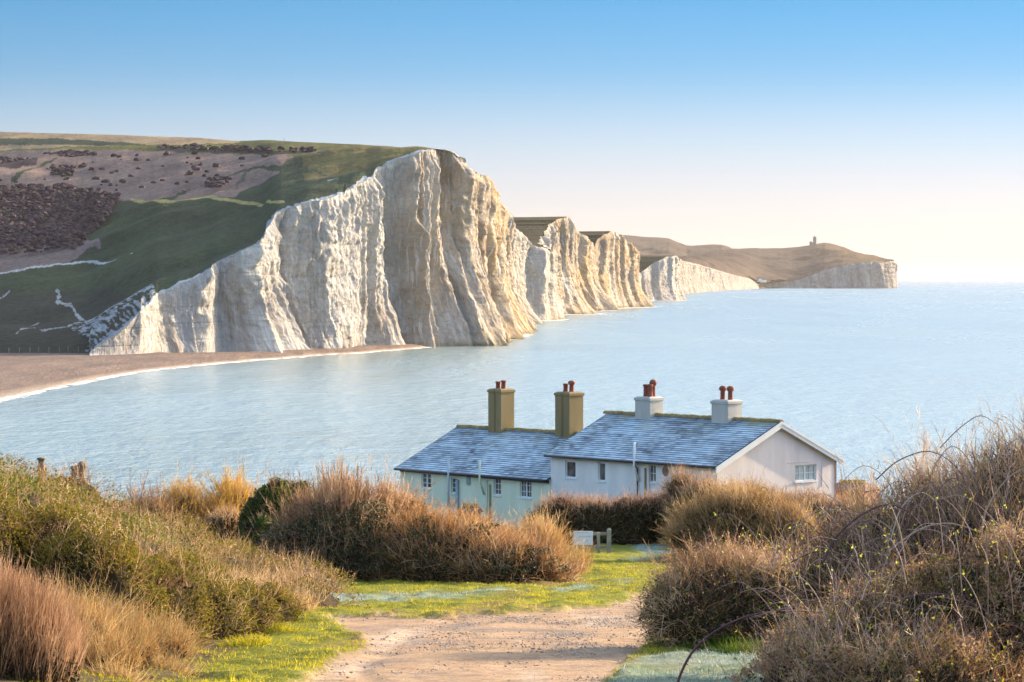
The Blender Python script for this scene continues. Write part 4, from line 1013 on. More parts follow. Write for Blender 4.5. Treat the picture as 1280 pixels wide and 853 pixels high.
def twigs(mb, P0, d, L, w, bend, mat, tint, kids=3, klen=.5, kang=.8, lv=2, nseg=3, up=.25):
    """stems that branch; returns points along the fine twigs for leaves"""
    ribbons(mb, P0, d, L, w, bend, mat, tint, nseg)
    pts = [curve(P0, d, L, bend, rng.uniform(.3, 1, len(L)))]
    if lv > 1 and kids:
        K_ = kids; rep = lambda a: np.repeat(a, K_, axis=0)
        t = rng.uniform(.25, .98, len(L)*K_); c = curve(rep(P0), rep(d), rep(L), rep(bend), t)
        td = unit(rep(d)+2*rep(bend)*t[:, None]); kd = unit(td+rnd(len(t))*kang+np.array([0, 0, up]))
        kl = rep(L)*klen*rng.uniform(.5, 1.1, len(t))*(1.15-.6*t)
        pts += twigs(mb, c, kd, kl, rep(w)*.62, rnd(len(t))*.30, mat, np.clip(rep(tint)+rng.normal(0, .12, len(t)), 0, 1), max(2, kids-1), klen, kang, lv-1, 2, up)
    return pts
def in_lobe(p, c, r, rot=None): return (((p-c)/r)**2).sum(-1)
def sample_lobes(lobes, n, shell=(.72, 1.0), ground_clear=-.05, front=True):
    """points on the outside of a union of ellipsoids, with outward normals"""
    ar = np.array([(l[1][0]*l[1][2]+l[1][1]*l[1][2]+l[1][0]*l[1][1])*(l[2] if len(l) > 2 else 1) for l in lobes]); pr = ar/ar.sum()
    PS, NS = [], []; left = n; g = 0
    while left > 0 and g < 30:
        g += 1; m_ = int(left*2.2)+50
        idx = rng.choice(len(lobes), m_, p=pr); c = np.array([lobes[i][0] for i in idx]); r = np.array([lobes[i][1] for i in idx])
        u = rnd(m_); u[:, 2] = np.where(u[:, 2] < -.75, -u[:, 2], u[:, 2])
        k = rng.uniform(shell[0], shell[1], m_)[:, None]
        lump = 1+.16*fbm(u[:, 0]*2.3+idx*3.1, u[:, 2]*2.3+u[:, 1], 301, 3)[:, None]
        p = c+u*r*k*lump; nn = unit(u/r)
        ok = p[:, 2] > ground_base(p[:, 0], p[:, 1])+ground_clear
        if front: ok &= (nn[:, 1] < .55)
        for j, l in enumerate(lobes): ok &= (idx == j) | (in_lobe(p, np.array(l[0]), np.array(l[1])) > .62)
        PS.append(p[ok]); NS.append(nn[ok]); left -= ok.sum()
    return np.concatenate(PS)[:n], np.concatenate(NS)[:n]
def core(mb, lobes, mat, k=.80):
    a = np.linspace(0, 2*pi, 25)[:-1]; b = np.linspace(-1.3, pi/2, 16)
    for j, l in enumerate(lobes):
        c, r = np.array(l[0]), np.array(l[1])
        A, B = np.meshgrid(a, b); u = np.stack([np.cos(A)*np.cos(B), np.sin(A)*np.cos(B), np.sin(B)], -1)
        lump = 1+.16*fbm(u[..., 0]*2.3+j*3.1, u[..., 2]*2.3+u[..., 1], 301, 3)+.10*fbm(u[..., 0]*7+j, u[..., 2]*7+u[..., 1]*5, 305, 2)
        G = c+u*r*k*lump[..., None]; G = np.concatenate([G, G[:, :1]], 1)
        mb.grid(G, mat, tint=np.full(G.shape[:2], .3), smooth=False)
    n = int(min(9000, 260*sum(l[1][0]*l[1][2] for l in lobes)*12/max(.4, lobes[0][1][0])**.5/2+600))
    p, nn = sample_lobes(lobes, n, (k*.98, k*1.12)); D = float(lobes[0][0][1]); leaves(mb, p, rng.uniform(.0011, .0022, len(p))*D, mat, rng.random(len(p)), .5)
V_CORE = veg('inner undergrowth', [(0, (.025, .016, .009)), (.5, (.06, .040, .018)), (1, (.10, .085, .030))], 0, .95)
V_BROWN = veg('brown winter twigs', [(0, (.075, .04, .02)), (.35, (.27, .15, .07)), (.7, (.58, .36, .18)), (1, (.84, .64, .40))], .35)
V_PINK = veg('pinkish fine twigs', [(0, (.13, .07, .05)), (.5, (.44, .27, .18)), (1, (.76, .54, .38))], .35)
V_RUST = veg('rusty dead bracken', [(0, (.12, .05, .018)), (.45, (.42, .20, .06)), (.8, (.62, .37, .16)), (1, (.75, .54, .28))], .4)
V_STRAW = veg('straw grass stalks', [(0, (.26, .17, .07)), (.4, (.40, .27, .115)), (.8, (.60, .44, .21)), (1, (.78, .64, .38))], .4)
V_RED = veg('red brown dry stalks', [(0, (.14, .07, .04)), (.4, (.38, .22, .125)), (.8, (.58, .38, .23)), (1, (.78, .60, .40))], .35)
V_OLIVE = veg('olive evergreen leaves', [(0, (.03, .035, .006)), (.4, (.11, .10, .014)), (.75, (.24, .19, .022)), (1, (.40, .30, .04))], .5)
V_GREEN = veg('green gorse leaves', [(0, (.025, .055, .010)), (.5, (.09, .15, .018)), (1, (.22, .28, .03))], .5)
V_IVY = veg('dark ivy leaves', [(0, (.018, .03, .010)), (.6, (.04, .055, .018)), (1, (.08, .09, .03))], .2, .5, .4)
V_BRLEAF = veg('bramble leaves', [(0, (.16, .08, .03)), (.3, (.32, .18, .05)), (.5, (.28, .28, .03)), (.85, (.46, .50, .05)), (1, (.62, .30, .04))], .55)
V_DRYLEAF = veg('withered leaves', [(0, (.09, .05, .03)), (.45, (.36, .22, .12)), (.8, (.66, .46, .28)), (1, (.86, .70, .52))], .45)
V_CANE = veg('bramble canes', [(0, (.05, .022, .035)), (.35, (.16, .075, .07)), (.7, (.44, .27, .20)), (1, (.74, .58, .46))], 0.1, .55, .4)
V_TAM = veg('yellow tamarisk sprays', [(0, (.28, .16, .05)), (.5, (.56, .34, .08)), (1, (.78, .54, .12))], .5)
V_TURFB = veg('turf blades', [(0, (.14, .12, .02)), (.25, (.22, .22, .016)), (.6, (.40, .35, .02)), (.85, (.56, .47, .03)), (1, (.56, .42, .14))], .55)
V_FROSTB = veg('frosted grass', [(0, (.12, .18, .10)), (.5, (.30, .38, .32)), (1, (.55, .62, .57))], .3)
def GL(x, y, r, h, ry=None):
    return ((x, y, float(ground_base(x, y))+h*.1), (r, ry or r, h), 1.0)
def bush(name, label, cat, lobes, layers, group=None, k=.80, extra=None):
    c0 = np.array(lobes[0][0]); x0, y0 = c0[0], c0[1]; z0 = float(ground_base(x0, y0))
    root = empty(name, (x0, y0, z0)); tag(root, label, cat, group); off = np.array([x0, y0, z0])
    tw, lf, stk, st_, evg = MB(), MB(), MB(), MB(), MB(); mats = {'twigs': [], 'leaves': [], 'stalks': []}
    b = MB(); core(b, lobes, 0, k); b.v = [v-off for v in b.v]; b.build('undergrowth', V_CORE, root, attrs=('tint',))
    acc = {'twigs': MB(), 'leaves': MB(), 'stalks': MB()}
    def mi(part, m_):
        if m_ not in mats[part]: mats[part].append(m_)
        return mats[part].index(m_)
    for ly in layers:
        n = ly['n']; sub = ly.get('lobes', lobes)
        if ly['kind'] == 'leaf':
            p, nn = sample_lobes(sub, n, ly.get('shell', (.92, 1.16)))
            cl = fbm(p[:, 0]/ly.get('cs', .5), p[:, 2]/ly.get('cs', .5)+p[:, 1]*.3, 400+int(ly.get('seed', 0)), 3)
            kp = cl > ly.get('cut', -.25); p, nn, cl = p[kp], nn[kp], cl[kp]
            if 'band' in ly:
                h_ = p[:, 2]-ground_base(p[:, 0], p[:, 1]); q_ = (h_ > ly['band'][0]) & (h_ < ly['band'][1]); p, nn, cl = p[q_], nn[q_], cl[q_]
            leaves(acc['leaves'], p, rng.uniform(*ly['size'], len(p)), mi('leaves', ly['mat']), np.clip(rng.random(len(p))*.6+cl*.5+.2, 0, 1), ly.get('asp', .55))
        else:
            p, nn = sample_lobes(sub, n, ly.get('shell', (.60, .92)))
            if 'band' in ly:
                h_ = p[:, 2]-ground_base(p[:, 0], p[:, 1]); q_ = (h_ > ly['band'][0]) & (h_ < ly['band'][1]); p, nn = p[q_], nn[q_]
            n = len(p)
            d = unit(nn*ly.get('out', .6)+np.array([ly.get('lean', 0), 0, ly.get('up', .8)])+rnd(n)*ly.get('rand', .4))
            L = rng.uniform(*ly['L'], n)*(1-ly.get('tall', 0)+ly.get('tall', 0)*2*rng.random(n)**3)
            bend = rnd(n)*ly.get('bend', .40)+np.array([0, 0, -ly.get('droop', 0)])
            if ly.get('mat') is not V_RED and n > 400:
                sl_ = rng.random(n) < .04; L = np.where(sl_, L*rng.uniform(1.2, 1.6, n), L)
            tint = np.clip(rng.random(n)*.85+.55*fbm(p[:, 0]/.7, p[:, 2]/.7+p[:, 1]*.5, 500, 3)+.08, 0, 1)
            part = ly.get('part', 'twigs')
            pts = twigs(acc[part], p, d, L, rng.uniform(.7, 1.2, n)*ly['w'], bend, mi(part, ly['mat']), tint, ly.get('kids', 3), ly.get('klen', .5), ly.get('kang', .8), ly.get('lv', 2))
            if 'leafmat' in ly:
                q_ = np.concatenate(pts); q_ = q_[rng.random(len(q_)) < ly.get('leafp', .5)]
                leaves(acc['leaves'], q_+rnd(len(q_))*.02, rng.uniform(*ly['leafs'], len(q_)), mi('leaves', ly['leafmat']), rng.random(len(q_)))
    for part, mb in acc.items():
        if mb.n: mb.v = [v-off for v in mb.v]; mb.build(part, mats[part], root, attrs=('tint',))
    return root, off
def LB(px, py, D, rx, rz, ry=None, wgt=1.0):
    """an ellipsoid seen at px,py with half-sizes rx, rz in photograph pixels"""
    s_ = D/F; return (tuple(P(px, py, D)), (rx*s_, (ry if ry else rx*s_*.75), rz*s_), wgt)

# --- big thicket in the middle
mid = [LB(455, 705, 83, 108, 74, 2.0), LB(555, 710, 82, 100, 58, 1.8), LB(635, 720, 81, 72, 36, 1.5), LB(385, 705, 83, 52, 62, 1.6), LB(495, 672, 84, 50, 46, 1.3), LB(430, 662, 84, 42, 40, 1.2), LB(590, 690, 83, 40, 26, 1.1), LB(690, 734, 81, 40, 14, 1.1)]
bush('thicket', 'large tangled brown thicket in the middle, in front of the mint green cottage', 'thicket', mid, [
    dict(kind='t', n=3224, L=(.35, .8), w=0.0250, mat=V_BROWN, kids=3, lv=3, up=.55, out=.75, rand=0.81, lean=-.1),
    dict(kind='t', n=1612, L=(.4, .9), w=0.0250, mat=V_RUST, kids=3, lv=2, up=.5, out=.8, rand=0.81, lobes=[mid[1], mid[2], mid[4], mid[6]]),
    dict(kind='t', n=1860, L=(.3, .8), w=0.0200, mat=V_BROWN, kids=2, lv=2, up=-.1, out=.9, rand=0.94, droop=.35, band=(0, 2.0)),
    dict(kind='t', n=1612, L=(.35, .7), w=0.0225, mat=V_PINK, kids=2, lv=2, up=.6, out=.5, rand=0.68, band=(0, 1.2), shell=(.8, 1.0)),
    dict(kind='leaf', n=26000, size=(.05, .11), mat=V_IVY, cut=-.1, cs=.8, band=(.3, 2.3), shell=(.98, 1.2)),  # ivy, thickened low down so its dark leaves also stand in for shade
    dict(kind='leaf', n=9000, size=(.03, .06), mat=V_DRYLEAF, cut=-.2, cs=.4)], k=.84)
wh_l = [LB(425, 655, 83, 50, 46, 1.0), LB(475, 660, 83.5, 36, 36, .9), LB(385, 668, 83.5, 38, 34, .9)]
bush('willow_shrub', 'tall spiky shrub of upright bare stems rising at the back left of the big thicket', 'shrub', wh_l, [
    dict(kind='t', n=620, L=(.6, 1.3), w=0.0325, mat=V_BROWN, kids=4, lv=2, up=1.6, out=.45, rand=0.30, klen=.35, kang=.45, shell=(.3, .8), bend=.12),
    dict(kind='t', n=930, L=(.4, .8), w=0.0225, mat=V_PINK, kids=3, lv=2, up=1.2, out=.6, rand=0.54)], k=.6)
gg = [LB(720, 732, 86, 34, 12, 1.0), LB(672, 704, 88, 28, 28, 1.0), LB(754, 732, 85, 22, 8, .8), LB(728, 716, 96, 30, 7, 1.0)]
bush('tall_grass_clump', 'golden tall dry grass in front of the sign where the big thicket ends', 'grass clump', gg, [
    dict(kind='t', n=3224, L=(.4, .9), w=0.0200, mat=V_STRAW, kids=0, lv=1, up=1.3, out=.5, rand=0.47, part='stalks', bend=.35),
    dict(kind='t', n=1364, L=(.4, .9), w=0.0225, mat=V_RUST, kids=2, lv=2, up=1.0, out=.5, rand=0.54, part='stalks'),
    dict(kind='t', lobes=[gg[1]], n=110, L=(.7, 1.3), w=0.0250, mat=V_BROWN, kids=3, lv=2, up=1.4, out=.6, rand=0.41, klen=.35)], k=.8)
# --- hedge behind the sign and the rounded hedges
hd = [LB(700, 660, 124, 40, 34, 1.6), LB(745, 662, 124, 50, 36, 1.7), LB(800, 662, 124, 52, 40, 1.8), LB(850, 655, 124, 45, 40, 1.8)]
bush('hedge', 'long dark hedge with pinkish twig tops between the sign and the white cottage', 'hedge', hd, [
    dict(kind='t', n=4650, L=(.3, .65), w=0.0225, mat=V_PINK, kids=3, lv=2, up=1.0, out=.5, rand=0.54, band=(1.2, 5)),
    dict(kind='t', n=2170, L=(.3, .6), w=0.0225, mat=V_BROWN, kids=3, lv=2, up=.5, out=.8, rand=0.81, band=(0, 1.6)),
    dict(kind='leaf', n=5500, size=(.05, .11), mat=V_IVY, cut=-.1, cs=.9, band=(.1, 1.7))], k=.88)
hd2 = [LB(880, 650, 121, 48, 44, 1.8), LB(935, 654, 120, 58, 44, 1.9), LB(1000, 662, 120, 58, 40, 1.9), LB(1060, 668, 119, 52, 38, 1.8), LB(852, 616, 122, 18, 18, .8)]
bush('hedge', 'broad rounded brown hedge below the pink gable end', 'hedge', hd2, [
    dict(kind='t', n=7130, L=(.3, .7), w=0.0225, mat=V_PINK, kids=3, lv=2, up=.9, out=.6, rand=0.54, lean=-.15),
    dict(kind='t', n=2170, L=(.4, .75), w=0.0250, mat=V_STRAW, kids=2, lv=2, up=.9, out=.6, rand=0.54, lean=-.2),
    dict(kind='leaf', n=2600, size=(.05, .09), mat=V_OLIVE, cut=.1, cs=.9, band=(.3, 2))], k=.86)
sb = [LB(925, 668, 104, 78, 46, 1.7), LB(880, 674, 104, 42, 34, 1.3), LB(985, 680, 103, 45, 36, 1.4)]
bush('shrub', 'low wind-combed domed shrub in front of the broad rounded hedge', 'shrub', sb, [
    dict(kind='t', n=4030, L=(.35, .8), w=0.0213, mat=V_BROWN, kids=3, lv=2, up=.7, out=.7, rand=0.47, lean=-.35),
    dict(kind='t', n=1364, L=(.5, .9), w=0.0225, mat=V_STRAW, kids=3, lv=2, up=.8, out=.7, rand=0.47, lean=-.45),
    dict(kind='leaf', n=2600, size=(.03, .06), mat=V_OLIVE, cut=.05, cs=.6)], k=.84)
# --- behind on the left
tm = [LB(228, 645, 98, 34, 30, 1.0), LB(292, 640, 99, 32, 32, 1.0), LB(262, 664, 98, 60, 28, 1.3)]
bush('tamarisk_shrub', 'feathery yellow-orange shrub against the sea behind the left bank', 'shrub', tm, [
    dict(kind='t', n=420, L=(.6, 1.15), w=0.0275, mat=V_TAM, kids=5, lv=3, up=1.1, out=.7, rand=0.41, klen=.42, kang=.5, shell=(.2, .8)),
    dict(kind='t', n=1488, L=(.3, .6), w=0.0200, mat=V_TAM, kids=3, lv=2, up=.8, out=.7, rand=0.54),
    dict(kind='t', n=744, L=(.3, .6), w=0.0200, mat=V_PINK, kids=3, lv=2, up=.6, out=.7, rand=0.54)], k=.7)
dk = [LB(172, 650, 97, 20, 26, .8), LB(196, 652, 96, 18, 20, .8)]
bush('bare_shrub', 'small dark bare shrub left of the yellow-orange shrub', 'shrub', dk, [
    dict(kind='t', n=260, L=(.5, 1.0), w=0.0250, mat=V_BROWN, kids=4, lv=3, up=.9, out=.8, rand=0.54, shell=(.2, .8)),
    dict(kind='leaf', n=900, size=(.04, .07), mat=V_IVY, cut=0, cs=.5)], k=.6)
rd = [LB(283, 672, 92, 32, 28, .9)]
bush('round_shrub', 'dark rounded brown shrub between the yellow-orange shrub and the big thicket', 'shrub', rd, [
    dict(kind='t', n=1984, L=(.2, .4), w=0.0175, mat=V_BROWN, kids=3, lv=2, up=.5, out=.8, rand=0.54)], k=.9)
ev = [LB(345, 632, 89, 26, 30, .9), LB(322, 655, 89, 22, 30, .8), LB(372, 626, 89.5, 22, 22, .7), LB(335, 672, 88, 30, 26, .9)]
bush('evergreen_bush', 'dark green leafy evergreen at the left end of the big thicket', 'bush', ev, [
    dict(kind='leaf', n=15000, size=(.05, .11), mat=V_GREEN, cut=-.35, cs=.5, shell=(.8, 1.08)),
    dict(kind='leaf', n=5000, size=(.05, .10), mat=V_IVY, cut=-.2, cs=.4, seed=3),
    dict(kind='t', n=300, L=(.3, .6), w=0.0200, mat=V_BROWN, kids=3, lv=2)], k=.86)

# --- left bank
def bank_lobes(spec):
    out = []
    for px, py, D, rx, rz, ry in spec: out.append(LB(px, py, D, rx, rz, ry))
    return out
b1 = []
for yy in np.arange(50, 79, 2.6):
    for xx in np.arange(-19, -4.8, 1.9):
        x_, y_ = xx+rng.uniform(-.5, .5), yy+rng.uniform(-.6, .6)
        lim = -6.4 if yy < 60 else -5.6-.0*yy
        if x_ > lim+.6*sin(yy): continue
        b1.append(GL(x_, y_, rng.uniform(1.2, 1.8), min(1.0, .35+.17*(-4.6-x_))*rng.uniform(.75, 1.2)))
b1.append(GL(-5.4, 70.5, 1.1, .5)); b1.append(GL(-5.1, 73, 1.0, .4)); b1.append(GL(-5.3, 66, 1.0, .55))
far_b = [l for l in b1 if l[0][1] > 62]; nr_b = [l for l in b1 if l[0][1] <= 62]; lf_b = [l for l in b1 if l[0][0] < -7.5 and l[0][1] < 61]
bush('bramble_bank', 'long sloping bank of bramble and dry grass on the left, catching the sun', 'bramble', b1, [
    dict(kind='t', n=7000, L=(.25, .55), w=.017, mat=V_BROWN, kids=3, lv=2, up=.8, out=.6, rand=.7),
    dict(kind='t', n=8000, L=(.3, .6), w=.015, mat=V_STRAW, kids=1, lv=2, up=1.0, out=.5, rand=.55, part='stalks'),
    dict(kind='t', n=2600, L=(.25, .5), w=.016, mat=V_PINK, kids=3, lv=2, up=.6, out=.7, rand=.6, lobes=far_b),
    dict(kind='leaf', n=80000, size=(.035, .08), mat=V_OLIVE, cut=-.2, cs=1.1, shell=(1.0, 1.22)),
    dict(kind='leaf', n=34000, size=(.035, .075), mat=V_GREEN, cut=-.02, cs=1.6, seed=9, lobes=lf_b, shell=(1.0, 1.22)),
    dict(kind='leaf', n=26000, size=(.03, .06), mat=V_DRYLEAF, cut=-.2, cs=.5, seed=5, shell=(1.0, 1.25))], k=.80)
b2 = [GL(-7.0, 47.5, 1.2, 1.35), GL(-6.2, 49.0, 1.0, 1.2), GL(-8.0, 48.5, 1.2, 1.3), GL(-5.5, 51.0, .9, .95), GL(-5.2, 54.0, .85, .8), GL(-5.0, 57.5, .8, .65), GL(-6.4, 53, 1.2, 1.05), GL(-9.2, 47.5, 1.2, 1.2), GL(-5.3, 61, .8, .6), GL(-6.2, 57, 1.1, .9)]
rt, of_ = bush('thorn_bush', 'dark olive leafy thorn bush with bare crooked trunks at the foot of the left bank', 'bush', b2, [
    dict(kind='leaf', n=52000, size=(.035, .07), mat=V_OLIVE, cut=-.22, cs=.45, shell=(.9, 1.12), seed=2),
    dict(kind='t', n=1612, L=(.3, .6), w=0.0175, mat=V_BROWN, kids=3, lv=2, up=.6, out=.7, rand=0.81),
    dict(kind='t', n=806, L=(.25, .5), w=0.0150, mat=V_STRAW, kids=2, lv=2, up=.8, out=.6, rand=0.81),
    dict(kind='leaf', n=6000, size=(.025, .05), mat=V_DRYLEAF, cut=-.1, cs=.5, seed=5)], k=.80)
def trunk(root, of_, pts, r0, r1, mat):
    p = np.array([P(*q) for q in pts]); t = np.linspace(0, 1, 14); s0 = np.linspace(0, 1, len(p))
    q = np.stack([np.interp(t, s0, p[:, k]) for k in range(3)], -1)+rng.normal(0, .012, (14, 3))
    b = MB(); b.tube(q-of_, np.linspace(r0, r1, 14), 6, 0, np.full(14*6, .6)); b.build('trunk', mat, root, attrs=('tint',))
M_BARKL = veg('lichen grey bark', [(0, (.16, .13, .07)), (.6, (.30, .25, .15)), (1, (.36, .30, .18))], 0, .9)
for pts in ([(a_, b_, c_-2.9) for a_, b_, c_ in pp] for pp in ([(110,802,49.6),(112,775,49.5),(104,752,49.6),(90,722,49.8)], [(112,790,49.4),(124,772,49.3),(134,762,49.3),(128,742,49.4)], [(128,808,49.2),(136,790,49.2),(132,772,49.2),(142,755,49.3)], [(172,826,49.2),(168,806,49.1),(158,786,49.1),(160,766,49.3)], [(284,802,54),(288,782,54),(292,768,54.2)])):
    trunk(rt, of_, pts, .035, .014, M_BARKL)
b3 = bank_lobes([(20,885,39,98,95,1.5),(-50,850,39,90,105,1.5)])+[GL(-6.4, 36.8, .9, .7), GL(-7.2, 36.5, 1.1, .85), GL(-8.2, 37, 1.2, .95)]
bush('dry_stalk_clump', 'dense clump of reddish brown dry stalks in the bottom left corner', 'grass clump', b3, [
    dict(kind='t', n=9920, L=(.35, .7), w=0.0100, mat=V_RED, kids=2, lv=2, up=1.5, out=.35, rand=0.30, klen=.35, kang=.3, part='stalks', shell=(.75, 1.0), bend=.15)], k=.88)
b4 = bank_lobes([(205,822,47,42,26,.7),(170,842,46,50,24,.7),(262,808,52,46,22,.8),(325,792,58,42,20,.8),(375,778,62,30,18,.8)])+[GL(-5.9, 42.5, .7, .25), GL(-6.6, 41.5, .9, .4), GL(-5.5, 45, .5, .25), GL(-6.3, 44.2, .8, .35), GL(-5.7, 40.0, .6, .2)]
bush('dry_grass_fringe', 'straw and rust coloured dry grass fringe between the thorn bush and the bright turf', 'grass clump', b4, [
    dict(kind='t', n=4650, L=(.22, .5), w=0.0125, mat=V_STRAW, kids=1, lv=2, up=1.1, out=.5, rand=0.61, part='stalks', bend=.5),
    dict(kind='t', n=1612, L=(.2, .45), w=0.0125, mat=V_RUST, kids=2, lv=2, up=.9, out=.6, rand=0.68)], k=.8)

# --- right side
r1 = [LB(905, 762, 50, 88, 56, 1.3), LB(860, 768, 49.5, 52, 42, 1.0), LB(968, 752, 50, 60, 52, 1.2), LB(900, 730, 51, 70, 32, 1.0)]
bush('bramble_bush', 'dark rounded bramble bush at the right edge of the track', 'bush', r1, [
    dict(kind='t', n=2342, L=(.25, .6), w=0.0137, mat=V_BROWN, kids=3, lv=2, up=.45, out=.8, rand=0.81, droop=.1, leafmat=V_DRYLEAF, leafs=(.02, .045), leafp=.35),
    dict(kind='t', n=836, L=(.3, .6), w=0.0150, mat=V_CANE, kids=3, lv=2, up=.5, out=.9, rand=0.81, leafmat=V_BRLEAF, leafs=(.03, .06), leafp=.25),
    dict(kind='leaf', n=12000, size=(.02, .05), mat=V_DRYLEAF, cut=-.1, cs=.3),
    dict(kind='leaf', n=11000, size=(.03, .06), mat=V_IVY, cut=-.15, cs=.4, seed=6, band=(0, 1.3), shell=(.98, 1.18)),
    dict(kind='leaf', n=3500, size=(.025, .05), mat=V_BRLEAF, cut=.1, cs=.3, seed=4)], k=.82)
r2 = [LB(1120, 700, 42, 90, 60, 1.4), LB(1200, 675, 42, 110, 78, 1.6), LB(1290, 662, 41, 100, 92, 1.6), LB(1060, 735, 42, 70, 45, 1.2), LB(1250, 720, 40, 140, 80, 1.5), LB(1350, 640, 42, 80, 105, 1.6), LB(1160, 760, 40, 110, 60, 1.3)]
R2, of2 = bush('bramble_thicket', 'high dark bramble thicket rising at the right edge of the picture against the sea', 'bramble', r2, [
    dict(kind='t', n=3905, L=(.3, .75), w=0.0125, mat=V_CANE, kids=3, lv=2, up=.6, out=.7, rand=0.81, leafmat=V_DRYLEAF, leafs=(.015, .035), leafp=.3),
    dict(kind='t', n=1450, L=(.4, .9), w=0.0137, mat=V_BROWN, kids=3, lv=2, up=.9, out=.7, rand=0.68),
    dict(kind='t', n=500, L=(.5, 1.1), w=.016, mat=V_STRAW, kids=3, lv=2, up=1.2, out=.5, rand=.5, klen=.35),
    dict(kind='leaf', n=16000, size=(.02, .045), mat=V_DRYLEAF, cut=-.15, cs=.3),
    dict(kind='leaf', n=9000, size=(.03, .055), mat=V_IVY, cut=-.05, cs=.4, seed=8),
    dict(kind='leaf', n=4500, size=(.025, .05), mat=V_BRLEAF, cut=.15, cs=.3, seed=4)], k=.80)
r3 = [LB(1090, 838, 24, 120, 75, .7), LB(1200, 800, 24, 130, 85, .8), LB(1300, 780, 24, 110, 110, .8), LB(1010, 880, 23.5, 80, 70, .6), LB(1150, 890, 22.5, 160, 80, .7)]
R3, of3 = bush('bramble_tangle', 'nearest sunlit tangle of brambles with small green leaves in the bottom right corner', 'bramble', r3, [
    dict(kind='t', n=3626, L=(.15, .40), w=0.0069, mat=V_BROWN, kids=3, lv=2, up=.6, out=.6, rand=0.94, leafmat=V_DRYLEAF, leafs=(.012, .028), leafp=.35),
    dict(kind='t', n=1227, L=(.25, .5), w=0.0075, mat=V_CANE, kids=3, lv=2, up=.8, out=.6, rand=0.81, leafmat=V_BRLEAF, leafs=(.02, .04), leafp=.25),
    dict(kind='leaf', n=60000, size=(.018, .042), mat=V_DRYLEAF, cut=-.08, cs=.22),
    dict(kind='leaf', n=16000, size=(.02, .045), mat=V_IVY, cut=-.1, cs=.3, seed=12),
    dict(kind='leaf', n=7000, size=(.02, .04), mat=V_OLIVE, cut=.0, cs=.2, seed=14, shell=(1.0, 1.25)),
    dict(kind='leaf', n=5000, size=(.018, .034), mat=V_BRLEAF, cut=.05, cs=.15, seed=4)], k=.78)
# arching canes with thorns
def cane(root, of_, pts, r, tint, thorns=True, lf_=0):
    p = np.array([P(*q) for q in pts]); n = 34; t = np.linspace(0, len(p)-1, n)
    i = np.clip(t.astype(int), 0, len(p)-2); f = (t-i)[:, None]
    g = lambda k: p[np.clip(i+k, 0, len(p)-1)]
    q = .5*((2*g(0))+(g(1)-g(-1))*f+(2*g(-1)-5*g(0)+4*g(1)-g(2))*f**2+(3*g(0)-g(-1)-3*g(1)+g(2))*f**3)
    b = MB(); b.tube(q-of_, np.linspace(r, r*.45, n), 6, 0, np.full(n*6, tint))
    if thorns:
        for k in range(1, n-1):
            for s_ in range(2):
                c = q[k]+(q[k+1]-q[k])*rng.random()-of_; d = unit(np.cross(q[k+1]-q[k], rng.normal(size=3))); a_ = unit(q[k+1]-q[k])*r*.6
                b.add([c-a_, c+a_, c+d*r*2.6], [(0, 1, 2)], 0, np.full(3, min(1, tint+.3)))
    o = b.build('cane', V_CANE, root, attrs=('tint',))
    if lf_:
        c = q[rng.integers(3, n, lf_)]+rng.normal(0, .02, (lf_, 3))-of_; b = MB(); leaves(b, c, rng.uniform(.02, .035, lf_), 0, rng.uniform(.55, .95, lf_)); b.build('leaves', V_BRLEAF, o, attrs=('tint',))
cane(R3, of3, [(845,870,24),(850,845,24),(868,812,24),(900,786,24),(945,768,24),(1000,764,24.2),(1060,768,24.5)], .014, .15, True, 0)
cane(R3, of3, [(940,772,24),(985,760,24),(1030,748,24),(1075,752,24),(1110,765,24.2)], .009, .5, True, 10)
cane(R3, of3, [(1100,765,23),(1140,745,23),(1190,745,23),(1240,768,23),(1300,800,23)], .009, .25, True, 8)
cane(R3, of3, [(1000,853,22.5),(1060,815,22.5),(1120,805,22.5),(1190,822,22.5),(1250,850,22.5)], .008, .35, True, 12)
cane(R3, of3, [(985,705,27),(1020,690,27),(1055,695,27),(1080,720,27),(1100,760,27)], .008, .3, True, 6)
cane(R2, of2, [(1028,705,38),(1045,672,38),(1075,645,38),(1108,631,38),(1135,640,38),(1155,662,38)], .016, .12, True, 0)
cane(R2, of2, [(1110,690,37),(1150,662,37),(1190,655,37),(1235,672,37),(1262,700,37)], .014, .7, False, 8)
cane(R2, of2, [(1040,655,38),(1062,660,38),(1085,640,38),(1110,632,38)], .010, .6, False)
cane(R2, of2, [(1095,600,40),(1125,575,40),(1165,565,40),(1200,590,40),(1215,630,40)], .010, .3, True, 5)
cane(R2, of2, [(1175,560,41),(1200,535,41),(1225,520,41),(1245,530,41)], .008, .5)
cane(R2, of2, [(1225,690,36),(1232,640,36),(1258,600,36),(1290,580,36)], .014, .85, False)
cane(R2, of2, [(1180,745,36),(1186,710,36),(1192,682,36),(1170,664,36),(1130,662,36)], .013, .65, False)
for k in range(34):
    px0 = rng.uniform(1000, 1290); py0 = np.interp(px0, [1000, 1100, 1200, 1290], [715, 670, 625, 600])+rng.uniform(0, 60); L_ = rng.uniform(40, 110); a_ = rng.choice([-1, 1])*rng.uniform(.3, 1); D_ = rng.uniform(38.5, 40.5)
    cane(R2, of2, [(px0, py0, D_), (px0+L_*.25*a_, py0-L_*.55, D_), (px0+L_*.7*a_, py0-L_*.8, D_), (px0+L_*1.1*a_, py0-L_*.6, D_), (px0+L_*1.35*a_, py0-L_*.25, D_)], rng.uniform(.006, .010), rng.uniform(.15, .95), False, 3)
